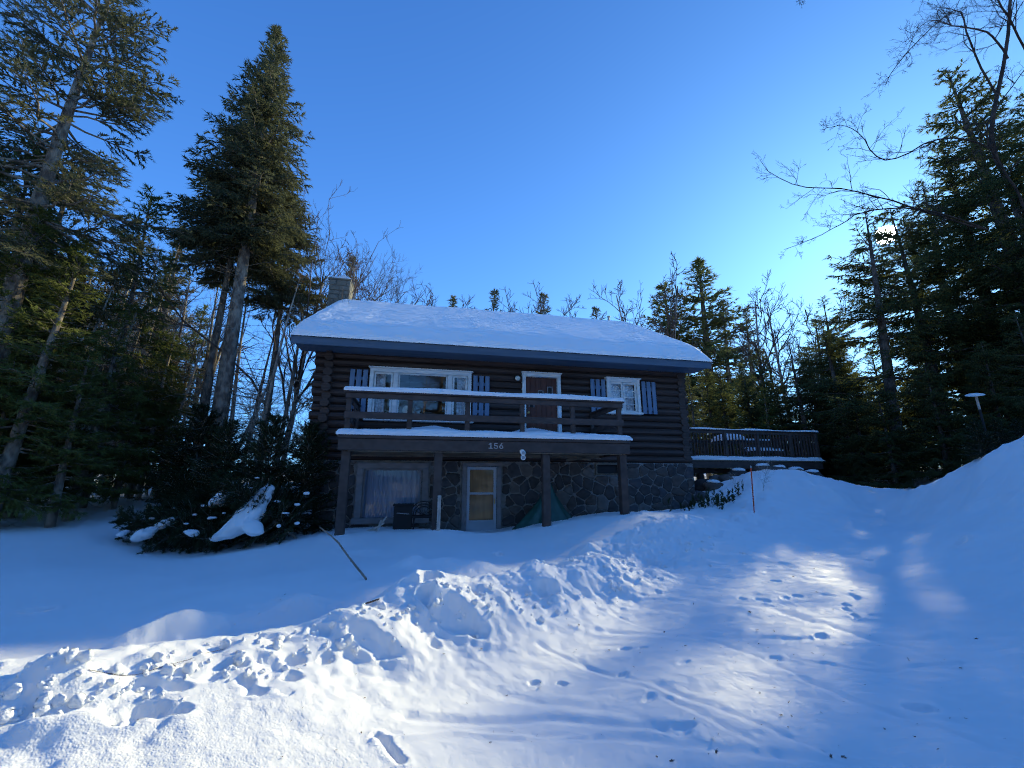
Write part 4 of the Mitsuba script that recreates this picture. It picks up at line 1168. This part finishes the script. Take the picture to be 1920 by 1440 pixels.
# the right-hand wood
for px, py, Y, nmp, lb in [
        (1592, 395, 15.0, 'hemlock_c', 'broad hemlock with the sun shining through its left edge'),
        (1725, 345, 19.0, 'hemlock_b', 'dense hemlock right of the one the sun shines through'),
        (1672, 380, 15.6, 'hemlock_a', 'hemlock standing just right of the sun'),
        (1760, 250, 16.0, 'hemlock_b', 'hemlock in front of the tallest one, with a narrow top'),
        (1795, 112, 14.5, 'hemlock_b', 'tallest hemlock at the right with a ragged dark top'),
        (1885, 260, 13.2, 'hemlock_c', 'full hemlock at the right edge below the maple limbs'),
        (1905, 190, 12.5, 'hemlock_b', 'thin-crowned hemlock at the right edge of the picture'),
        (1555, 585, 16.2, 'hemlock_c', 'low broad hemlock right behind the side deck'),
        (1490, 640, 17.5, 'hemlock_c', 'small hemlock left of the low broad one by the side deck')]:
    H = GROUPS[nmp]
    top = at(px, py, Y)
    g = float(gz(top[0], top[1]))
    plant('hemlock_tree', nmp, top[0], top[1], (top[2] - g) / H, fr.uniform(0, 360), lb, 'hemlock tree')
for px, py, Y, nmp in [(1505, 650, 18.5, 'hemlock_a'), (1455, 700, 19.5, 'hemlock_a'), (1560, 630, 19.0, 'hemlock_a'), (1515, 590, 23.0, 'hemlock_c'), (1545, 560, 26.0, 'hemlock_c'), (1420, 740, 20.5, 'hemlock_a'), (1650, 750, 13.4, 'hemlock_a'), (1560, 700, 25.0, 'far_pine'), (1640, 650, 26.0, 'far_pine'), (1720, 650, 25.0, 'far_pine'), (1800, 640, 26.0, 'far_pine'), (1880, 640, 25.0, 'far_pine'), (1600, 760, 20.0, 'far_pine'), (1690, 760, 19.5, 'far_pine'), (1530, 760, 21.0, 'far_pine'), (1740, 720, 12.6, 'hemlock_a'), (1830, 640, 12.2, 'hemlock_a'), (1930, 620, 11.2, 'hemlock_c'), (1870, 470, 15.5, 'hemlock_b'), (1600, 780, 14.6, 'hemlock_a'),
                       (2000, 300, 15.0, 'hemlock_b'), (2160, 260, 12.5, 'hemlock_b'), (2330, 250, 10.5, 'hemlock_b'), (2600, 200, 8.5, 'hemlock_b'), (1850, 560, 19.5, 'far_pine'), (1560, 640, 20.0, 'far_pine'), (1700, 640, 22.0, 'far_pine'), (1820, 600, 23.0, 'far_pine'), (1940, 560, 22.0, 'far_pine')]:
    H = GROUPS[nmp]
    top = at(px, py, Y)
    g = float(gz(top[0], top[1]))
    plant('dense_hemlock', nmp, top[0], top[1], max(0.3, (top[2] - g) / H), fr.uniform(0, 360), 'dark hemlock crowded in the wood at the right', 'hemlock tree', 'hemlocks massed at the right')
# a big leafless maple leaning in from the right
def limb(pts, r0, r1):
    P = np.array([at(*p) for p in pts])
    u = np.linspace(0, len(P) - 1, 17)
    Q = np.asarray(make_interp_spline(np.arange(len(P)), P, k=2)(u))
    Q[1:-1] += rng(int(r0 * 1e4) + len(P)).normal(0, 0.012, (15, 3))
    return Q, np.linspace(r0, r1, 17)


M = thing('bare_maple', 'big leafless maple reaching thin branches over the hemlocks into the sky', 'maple tree')
main = [(2010, 900, 13.6), (1990, 600, 13.7), (1925, 400, 13.2), (1860, 270, 12.6), (1880, 130, 12.2), (1900, -60, 12.0)]
part(M, 'trunk', tubes(*[np.array([q]) for q in limb(main, 0.11, 0.04)], 10), 'mat_dark_twig', True)
for i, (pts, r0, sd, hh, kd) in enumerate([
        ([(1850, 430, 11.9), (1760, 405, 11.6), (1690, 382, 11.4), (1590, 356, 11.2), (1490, 346, 11.0), (1425, 300, 10.9)], 0.045, 61, 3.6, 5),
        ([(1850, 430, 11.9), (1720, 392, 11.3), (1620, 398, 11.0), (1560, 430, 10.9), (1470, 468, 10.7)], 0.035, 62, 3.0, 4),
        ([(1860, 280, 12.0), (1760, 262, 11.6), (1660, 300, 11.4), (1610, 250, 11.2), (1560, 238, 11.1)], 0.040, 63, 3.6, 5),
        ([(1870, 180, 12.0), (1820, 80, 11.8), (1790, 20, 11.5), (1700, 100, 11.0), (1660, 160, 10.8)], 0.045, 64, 3.6, 5),
        ([(1890, 110, 12.0), (1850, 60, 11.6), (1800, 50, 11.2), (1740, 40, 10.9), (1700, 100, 10.8)], 0.045, 65, 4.2, 6),
        ([(1930, 110, 11.8), (1890, 30, 11.0), (1850, -30, 10.4), (1800, -60, 10.0), (1740, -20, 9.6)], 0.045, 66, 4.2, 6),
        ([(1925, 400, 11.8), (1890, 330, 11.4), (1850, 250, 11.0), (1900, 160, 10.8), (1960, 80, 10.6)], 0.05, 67, 4.0, 6)]):
    Q, R = limb(pts, r0 * .7, 0.006)
    t_, b_ = bare_tree(sd, hh, r0, spread=0.36, depth=4, kids=(6, 5, 4), first=24, up=0.10, start=0.12, minr=0.0038, limbs=(Q, R))
    part(M, 'limb', merge([t_, b_]), 'mat_dark_twig', True)
M = thing('overhanging_twigs', 'few thin twigs hanging into the top of the picture', 'twigs')
for pts, sd in (([(1640, -160, 8.0), (1600, -70, 8.0), (1520, -20, 8.0), (1500, 10, 8.0)], 68), ([(1790, -160, 7.0), (1760, -70, 7.0), (1735, -10, 7.0), (1722, 25, 7.0)], 69)):
    Q, R = limb(pts, 0.012, 0.003)
    t_, b_ = bare_tree(sd, 1.3, 0.01, spread=0.35, depth=3, kids=(4, 4), first=9, up=-0.1, start=0.3, minr=0.003, limbs=(Q, R))
    part(M, 'twig', merge([t_, b_]), 'mat_dark_twig', True)
# the wood across the road behind the photographer, mirrored in the window panes
bk = rng(88)
for i, (x, y, s) in enumerate([(-9, -12, 1.1), (-5, -13.5, 1.2), (-1, -12.5, 1.0), (3, -13.5, 1.15), (7, -12, 1.1), (12, -11, 1.1), (-13, -9, 1.2), (-16, -4, 1.2), (-17, 2, 1.1), (15, -6, 1.1), (-12, -13, 1.3), (10, -14, 1.3), (-3, -16, 1.4), (5, -17, 1.4), (17, -1, 1.0), (-19, 6, 1.2)]):
    plant('roadside_tree', ('far_pine', 'far_spruce', 'far_pine', 'birch_a')[i % 4], x, y, s * 1.15, 60 * i, 'tree across the road behind the viewpoint', 'tree', 'trees behind the viewpoint')
# ---------------------------------------------------------------- side deck
K = thing('side_deck', 'dark wooden deck with a slatted railing right of the cabin', 'deck')
DS0, DS1, DT0, DT1, DZ = 5.72, 11.40, 1.0, 4.6, 2.335
for i in range(22):
    t = DT0 - 0.03 + i * 0.166
    part(K, 'floor_board', hbox(DS0, DS1 + 0.03, t, t + 0.158, DZ - 0.035, DZ, c=0.004), 'mat_old_wood')
part(K, 'beam', hbox(DS0, DS1, DT0, DT0 + 0.05, DZ - 0.27, DZ - 0.038), 'mat_beam')
part(K, 'beam', hbox(DS1 - 0.05, DS1, DT0 + 0.052, DT1, DZ - 0.27, DZ - 0.038), 'mat_beam')
part(K, 'beam', hbox(DS0, DS1 - 0.052, DT0 + 0.5, DT0 + 0.6, DZ - 0.42, DZ - 0.272), 'mat_beam')
for s in (6.9, 8.9, 10.9):
    part(K, 'support_post', hbox(s - 0.08, s + 0.08, DT0 + 0.48, DT0 + 0.62, 0.6, DZ - 0.422), 'mat_beam')
posts = [(5.95, DT0 + .06), (7.62, DT0 + .06), (8.9, DT0 + .06), (10.22, DT0 + .06), (11.32, DT0 + .06), (11.32, 2.8), (11.32, 4.5), (9.4, 4.5), (7.6, 4.5), (5.95, 4.5)]
for s, t in posts:
    part(K, 'railing_post', hbox(s - 0.05, s + 0.05, t - 0.045, t + 0.045, DZ + 0.001, DZ + 0.98), 'mat_beam')


def rail_run(s0, t0, s1, t1):
    L = math.hypot(s1 - s0, t1 - t0)
    for z, h in ((DZ + 0.94, 0.09), (DZ + 0.12, 0.07)):
        v, f = beam((s0, t0, z), (s1, t1, z), 0.035, h)
        part(K, 'rail', (hw(v), f), 'mat_beam')
    n = int(L / 0.125)
    for i in range(n):
        u = (i + 0.5) / n
        s, t = s0 + (s1 - s0) * u, t0 + (t1 - t0) * u
        part(K, 'baluster', hbox(s - 0.018, s + 0.018, t - 0.018, t + 0.018, DZ + 0.157, DZ + 0.893, c=0.003), 'mat_beam')
    v, f = beam((s0, t0, DZ + 1.003), (s1, t1, DZ + 1.003), 0.14, 0.035)
    part(K, 'rail_cap', (hw(v), f), 'mat_beam')


rail_run(5.85, DT0 + .06, 11.37, DT0 + .06)
rail_run(11.32, DT0 + .14, 11.32, 4.42)
rail_run(11.30, 4.5, 5.85, 4.5)
thing('deck_rail_snow', 'thin line of snow on the side deck railing', 'snow')
put('deck_rail_snow', slab(6.3, 11.42, DT0 - 0.02, DT0 + 0.14, lambda s, t: DZ + 1.021 + 0 * s, lambda s, t: 0.05 + 0.02 * np.sin(s * 3), R=0.05, step=0.03, bump=0.012, seed=12, lip=0.4), 'mat_snow', 55)
thing('deck_snow', 'snow lying on the floor of the side deck', 'snow', kind='stuff')
put('deck_snow', slab(DS0 + 0.02, DS1 + 0.05, DT0 - 0.05, DT1 - 0.1, lambda s, t: DZ + 0.002 + 0 * s, lambda s, t: 0.13 + 0.07 * (meshkit.fbm(np.stack([s * 1.4, t * 1.4, 0 * s], -1), 3, 5) - 0.3), R=0.16, step=0.07, bump=0.03, seed=13, lip=0.3), 'mat_snow', 55)

K = thing('patio_table', 'round patio table on the side deck', 'table')
ct = (8.75, 2.3)
part(K, 'table_top', place_h(lathe([(0, 0.70), (0.60, 0.70), (0.62, 0.72), (0.62, 0.735), (0.60, 0.75), (0, 0.75)], 28), *ct, DZ), 'mat_dark', 40)
for a in range(4):
    c_, s_ = math.cos(a * math.pi / 2 + .6), math.sin(a * math.pi / 2 + .6)
    v, f = beam((ct[0] + .25 * c_, ct[1] + .25 * s_, DZ + .70), (ct[0] + .5 * c_, ct[1] + .5 * s_, DZ + .01), 0.035, 0.035)
    part(K, 'leg', (hw(v), f), 'mat_dark')
thing('table_snow', 'rounded dome of snow on the patio table behind the railing', 'snow')
put('table_snow', place_h(lathe([(0, 0.30), (0.15, 0.295), (0.32, 0.27), (0.47, 0.21), (0.57, 0.12), (0.61, 0.03), (0.6, 0.0), (0, 0.0)], 30), *ct, DZ + 0.752), 'mat_snow', True)
K = thing('deck_bench', 'slatted bench with snow on its slats on the side deck', 'bench')
for i, (t, z) in enumerate(((2.75, .82), (2.72, .66), (2.69, .50))):
    part(K, 'back_slat', hbox(9.75, 11.0, t, t + 0.03, DZ + z - 0.05, DZ + z + 0.05, c=0.005), 'mat_beam')
for i in range(4):
    part(K, 'seat_slat', hbox(9.75, 11.0, 2.22 + i * .115, 2.32 + i * .115, DZ + 0.40, DZ + 0.43, c=0.005), 'mat_beam')
for s in (9.82, 10.90):
    part(K, 'leg', hbox(s - .03, s + .03, 2.25, 2.31, DZ + .01, DZ + .398), 'mat_beam')
    part(K, 'leg', hbox(s - .03, s + .03, 2.785, 2.835, DZ + .01, DZ + .90), 'mat_beam')
for i, (t0, t1, z, th) in enumerate(((2.74, 2.79, .872, .07), (2.66, 2.72, .552, .05), (2.22, 2.66, .432, .10))):
    key = thing('bench_snow', ('snow along the top slat of the deck bench', 'snow on the lowest back slat of the deck bench', 'snow on the seat of the deck bench')[i], 'snow')
    put(key, slab(9.74, 11.01, t0, t1, lambda s, t: DZ + z + 0 * s, th, R=0.05, step=0.02 if i < 2 else 0.05, bump=0.02, seed=20 + i, lip=0.4), 'mat_snow', 55)


# ---------------------------------------------------------------- under the balcony
def gs(s, t):
    p = hw(np.array([s, t, 0.0]))
    return float(gz(p[0], p[1]))


def tarp():
    n, m = 96, 26
    a, u = np.meshgrid(np.linspace(0, 2 * np.pi, n), np.linspace(0, 1, m), indexing='ij')
    fold = 0.10 * np.sin(a * 7 + 1.3) + 0.06 * np.sin(a * 13 + 0.5) + 0.05 * np.sin(a * 4)
    r = (u ** 1.25) * (1 + fold * np.minimum(u * 1.6, 1)) + 0.05 * np.minimum(u * 8, 1)
    z = 1.0 - u ** 0.72
    z = z + 0.05 * (meshkit.fbm(np.stack([np.cos(a) * u * 3, np.sin(a) * u * 3, u * 3], -1), 3, 6) - 0.5)
    P = np.stack([0.72 + 0.95 * r * np.cos(a) + 0.12 * (1 - u), -0.72 + 0.55 * r * np.sin(a), 0.35 + z * 1.42], -1)
    return gridmesh(hw(P))


K = thing('tarp_heap', 'dark green tarpaulin draped over a tall heap behind the third porch post', 'tarpaulin')
put(K, tarp(), 'mat_tarp', 60)
g0 = gs(-2.8, -1.0)
K = thing('storage_box', 'dark box standing in the snow under the basement window', 'box')
part(K, 'body', hbox(-3.02, -2.60, -1.05, -0.70, g0 - 0.1, g0 + 0.52), 'mat_dark')
part(K, 'lid', hbox(-3.05, -2.57, -1.08, -0.67, g0 + 0.522, g0 + 0.56), 'mat_dark')
part(K, 'handle', (lambda vf: (hw(vf[0]), vf[1]))(beam((-2.95, -1.075, g0 + 0.36), (-2.67, -1.075, g0 + 0.34), 0.02, 0.02)), 'mat_galv')
K = thing('round_backed_chair', 'dark chair with a rounded back beside the second porch post', 'chair')
g1 = gs(-2.35, -1.0)
aa = np.linspace(-0.15, math.pi + 0.15, 18)
for nm_, rr in (('back_rim', 0.30), ('back_rim', 0.24), ('back_rim', 0.18)):
    P = np.stack([-2.34 + rr * np.cos(aa), -0.72 - 0.10 * (0.3 - rr) / 0.1 + 0 * aa, g1 + 0.33 + rr * 0.95 * np.sin(aa)], 1)
    part(K, nm_, tubes(hw(P)[None], np.full((1, 18), 0.014), 6), 'mat_dark', True)
for a in np.linspace(0.4, 2.75, 6):
    v, f = beam((-2.34, -0.75, g1 + 0.30), (-2.34 + 0.29 * math.cos(a), -0.72, g1 + 0.33 + 0.28 * math.sin(a)), 0.012, 0.012)
    part(K, 'spindle', (hw(v), f), 'mat_dark')
part(K, 'seat', hbox(-2.60, -2.08, -1.18, -0.74, g1 + 0.26, g1 + 0.31, c=0.02), 'mat_dark')
for s in (-2.56, -2.12):
    for t in (-1.14, -0.78):
        part(K, 'leg', hbox(s - .02, s + .02, t - .02, t + .02, g1 - 0.15, g1 + 0.259), 'mat_dark')
for i, (p, q) in enumerate((((-3.42, -1.3, -.04), (-3.16, -1.15, .30)), ((-3.55, -1.35, -.05), (-3.2, -1.25, .16)), ((-3.35, -1.42, -.04), (-3.28, -1.2, .22)), ((-3.6, -1.2, -.02), (-3.3, -1.3, .10)))):
    key = thing('kindling_stick', 'pale split stick leaning in the snow under the basement window', 'stick', 'kindling sticks under the window')
    g = gs(p[0], p[1])
    v, f = beam((p[0], p[1], g + p[2]), (q[0], q[1], g + q[2]), 0.035, 0.03)
    put(key, (hw(v), f), 'mat_pale_stick')
K = thing('plank', 'weathered upright plank beside the second porch post', 'plank')
g = gs(-2.02, -1.9)
v, f = beam((-2.035, -2.02, g - 0.15), (-2.03, -1.96, 1.33), 0.075, 0.025)
put(K, (hw(v), f), 'mat_pale_stick')


# ---------------------------------------------------------------- rocks, plants and snow lumps
def blob(c, r, seed, amp=0.25, sub=3, flat=None):
    m = trimesh.creation.icosphere(subdivisions=sub)
    v = np.array(m.vertices)
    d = 1 + amp * 2 * (meshkit.fbm(v * 1.6 + seed * 3.1, 3, seed) - 0.5)
    v = v * d[:, None] * np.asarray(r, float)
    if flat is not None:
        v[:, 2] = np.maximum(v[:, 2], flat)
    return v + np.asarray(c, float), np.array(m.faces)


rr_ = rng(91)
for i, (px, py, Y, r) in enumerate([(1322, 908, 14.0, .30), (1338, 925, 13.6, .24), (1312, 935, 13.3, .22), (1345, 900, 14.3, .25), (1385, 893, 14.6, .26), (1430, 888, 14.6, .25), (1462, 889, 14.4, .22), (1492, 885, 14.4, .26), (1522, 889, 14.2, .24), (1362, 905, 14.0, .18)]):
    c = at(px, py, Y)
    g = float(gz(c[0], c[1]))
    c[2] = max(g + 0.05, c[2] - 0.05)
    key = thing('rock', 'dark rock in the row below the side deck', 'rock', 'rocks below the side deck')
    put(key, blob(c, (r * 1.2, r, r * .75), i + 3, 0.3, 2), STONES[i % 4], 30)
    if i in (1, 4, 5, 6, 7, 8):
        key = thing('rock_snow', 'small cap of snow on a rock below the side deck', 'snow', 'snow caps on the rocks')
        put(key, blob(c + [0, -0.03, r * .55], (r * 0.85, r * .7, r * .30), i + 30, 0.2, 2), 'mat_snow', True)

c = gp(1330, 952)
K = thing('leafy_plant', 'dark leafy stalks poking from the snow at the right cabin corner', 'plant', kind='stuff')
O, D, L = [], [], []
for i in range(46):
    p = c + np.array([rr_.normal(0.1, .42), rr_.normal(0.25, .25), 0])
    p[2] = gz(p[0], p[1])
    h = rr_.uniform(.1, .34)
    k = 5
    O.append(p + np.array([0, 0, 1]) * np.linspace(0, h, k)[:, None])
    D.append(rr_.normal(0, .5, (k, 3)) + [0, 0, .9])
    L.append(np.full(k, .12))
O, D, L = np.vstack(O), np.vstack(D), np.concatenate(L)
put(K, sprays(O, D, L, np.full(len(L), .05), rr_), 'mat_shrub')
c = gp(1440, 925)
K = plant('bare_rose_bush', 'brush', c[0], c[1] + .25, .32, 30, 'low bare bush poking from the snow before the side deck', 'bush')
c2 = gp(1385, 918)
K = plant('bare_rose_bush', 'brush', c2[0], c2[1] + .2, .18, 130, 'smallest bare bush left of the orange marker stake', 'bush')

# evergreens pressed down by snow, left of the porch
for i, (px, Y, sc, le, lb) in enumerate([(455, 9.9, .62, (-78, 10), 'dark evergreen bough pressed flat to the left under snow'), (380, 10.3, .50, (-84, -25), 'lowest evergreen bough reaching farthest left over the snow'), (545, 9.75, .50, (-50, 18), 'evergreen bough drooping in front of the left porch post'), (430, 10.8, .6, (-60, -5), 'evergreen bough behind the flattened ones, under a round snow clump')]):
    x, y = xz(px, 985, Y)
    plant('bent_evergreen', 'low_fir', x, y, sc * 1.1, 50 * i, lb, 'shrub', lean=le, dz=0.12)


def snow_chain(pts, seed, flat=0.55):
    ms = []
    P = [at(p[0], p[1], p[2] - 0.45) for p in pts]
    R = [p[3] for p in pts]
    import manifold3d as m3
    def sph(c, r):
        s = m3.Manifold.sphere(r, 20).scale((1, 1, flat)).translate(tuple(float(x) for x in c))
        return s
    acc = None
    for a, b, ra, rb in zip(P[:-1], P[1:], R[:-1], R[1:]):
        h = m3.Manifold.batch_hull([sph(a, ra), sph(b, rb)])
        acc = h if acc is None else acc + h
    acc = acc.refine_to_length(0.05)
    m = acc.to_mesh()
    t = trimesh.Trimesh(np.array(m.vert_properties[:, :3]), np.array(m.tri_verts), process=True)
    trimesh.smoothing.filter_taubin(t, iterations=14)
    v = np.array(t.vertices)
    nrm = np.array(t.vertex_normals)
    v = v + nrm * (0.12 * (meshkit.fbm(v * 4.0, 3, seed) - 0.5))[:, None]
    return v, np.array(t.faces)


for i, (pts, lb) in enumerate([
        ([(505, 918, 10.0, .12), (488, 935, 9.9, .20), (470, 962, 9.7, .26), (452, 985, 9.55, .28), (425, 1002, 9.5, .20), (405, 1010, 9.45, .14)], 'longest snow clump slanting down the flattened evergreen'),
        ([(470, 985, 9.5, .2), (478, 998, 9.45, .16)], 'snow hanging at the foot of the longest clump'),
        ([(428, 928, 10.2, .20), (412, 940, 10.1, .19), (400, 946, 10.05, .10)], 'round snow clump on the bough behind the longest one'),
        ([(328, 972, 9.8, .08), (312, 980, 9.75, .15), (298, 988, 9.7, .12)], 'oval snow clump on the left evergreen bough'),
        ([(288, 992, 9.6, .10), (272, 1000, 9.5, .16), (256, 1008, 9.45, .08)], 'lowest snow clump at the left tip of the evergreen boughs'),
        ([(352, 996, 9.4, .08), (360, 1000, 9.4, .09)], 'small snow clump in the middle of the dark boughs'),
        ([(395, 972, 9.7, .06), (402, 971, 9.7, .05)], 'tiny snow clump right of the small one on the boughs'),
        ([(235, 998, 9.7, .07), (225, 1003, 9.6, .06)], 'small snow clump at the far left bough tip')]):
    key = thing('snow_clump', lb, 'snow')
    put(key, snow_chain(pts, i + 50), 'mat_snow', True)

for i, (px, py, Y) in enumerate([(357, 898, 11.6), (482, 896, 10.0), (557, 946, 9.9), (523, 986, 9.3), (557, 981, 9.4), (349, 982, 9.5), (382, 948, 9.9), (309, 976, 9.6), (440, 905, 10.2), (520, 940, 9.9), (535, 962, 9.6), (420, 962, 9.6), (330, 952, 10.2), (575, 925, 10.0), (470, 915, 10.0), (365, 965, 9.7), (285, 972, 9.8)]):
    key = thing('snow_tuft', 'tiny tuft of snow caught in the dark evergreens left of the porch', 'snow', 'snow tufts on the evergreens')
    put(key, blob(at(px, py, Y - 0.45), (rr_.uniform(.03, .08), .05, rr_.uniform(.018, .035)), i + 70, 0.35, 2), 'mat_snow', True)

# ---------------------------------------------------------------- sticks and marks on the snow
K = thing('driveway_marker', 'thin orange-red marker stake standing in the snow before the deck', 'stake')
b = gp(1413, 968)
top = at(1408, 876, b[1])
part(K, 'stake', tubes(np.array([np.linspace(b - [0, 0, .4], top, 6)]), np.full((1, 6), 0.013), 8), 'mat_orange', True)
part(K, 'tip', (lambda m: (m[0] + top, m[1]))(lathe([(0.0, -0.02), (0.018, -0.02), (0.018, 0.03), (0.0, 0.035)], 10)), 'mat_galv', 40)
K = thing('stick', 'long bare stick stuck upright at a slant in the snow', 'stick')
b = gp(686, 1088)
P = np.array([b - [0, 0, .1], b + [0, 0, .02], at(655, 1046, b[1] + .03), at(635, 1018, b[1] + .06), at(620, 1004, b[1] + .08), at(599, 988, b[1] + .1)])
put(K, tubes(P[None], np.array([[.017, .016, .013, .012, .010, .007]]), 8), 'mat_bark', True)
K = thing('twig', 'short dark twig lying at the edge of the plough bank', 'twig')
b = gp(697, 1140)
b[2] = gz(b[0], b[1])
put(K, tubes(np.array([[b + [-.06, -.02, .02], b + [0, 0, .035], b + [.06, .03, .05]]]), np.array([[.008, .009, .007]]), 6), 'mat_twig', True)
K = thing('long_stem', 'long thin stem lying over the bank at the lower left', 'stem')
P = []
for u in np.linspace(0, 1, 9):
    p = gp(160 + 260 * u, 1286 - 78 * u + 10 * math.sin(u * 3.1))
    P.append([p[0], p[1], gz(p[0], p[1]) + 0.004])
put(K, tubes(np.array([P]), np.full((1, 9), .0016), 5), 'mat_twig', True)
O, D, L = [], [], []
for i in range(230):
    px, py = (rr_.uniform(500, 1900), rr_.uniform(1110, 1435)) if i < 150 else (rr_.uniform(1050, 1600), rr_.uniform(1060, 1230))
    p = gp(px, py)
    O.append([p[0], p[1], gz(p[0], p[1]) + 0.006])
    a = rr_.uniform(0, 6.28)
    D.append([math.cos(a), math.sin(a), rr_.uniform(0, .5)])
    L.append(rr_.choice([.012, .02, .035, .06], p=[.5, .35, .13, .02]))
thing('twig_litter', 'bits of bark and needle twigs scattered on the packed drive', 'litter', kind='stuff')
O, D, L = np.array(O), np.array(D), np.array(L)
put('twig_litter', sprays(O, D, L, np.clip(L * .4, .005, .014), rr_), 'mat_twig')

# disc-topped post among the hemlocks
K = thing('mushroom_lamp', 'pale round disc on a slim post among the dark hemlocks at the right', 'post')
for px, Y in ((1822, 10.1), (1862, 10.2), (1900, 10.4)):
    tp = at(px, 782, Y)
    plant('evergreen_shrub', 'low_fir', tp[0], tp[1], (tp[2] - float(gz(tp[0], tp[1]))) / GROUPS['low_fir'], 40 * Y, 'dark low evergreen on top of the right-hand snow bank', 'shrub', 'low evergreens on the right bank')
c = at(1828, 741, 10.6)
g = float(gz(c[0], c[1]))
tl = T4().translate(c.tolist()).rotate([0, 1, 0], -10).rotate([1, 0, 0], 14)
Mx = np.array(tl.matrix)[:3, :3]
v, f = lathe([(0, 0.048), (0.08, 0.045), (0.14, 0.03), (0.178, 0.008), (0.182, 0.0), (0.17, -0.006), (0.06, 0.0), (0, 0.0)], 28)
part(K, 'cap', (v @ Mx.T + c, f), 'mat_white', 40)
base = np.array([c[0] + .12, c[1] + .05, g - .2])
c0 = c + [0.02, 0, -0.002]
mid = c0 + (base - c0) * min(0.9, 0.36 / np.linalg.norm(base - c0))
part(K, 'upper_post', tubes(np.array([np.linspace(mid, c0, 5)]), np.full((1, 5), .026), 10), 'mat_pale_stick', True)
part(K, 'lower_post', tubes(np.array([np.linspace(base, mid, 5)]), np.full((1, 5), .024), 10), 'mat_dark', True)
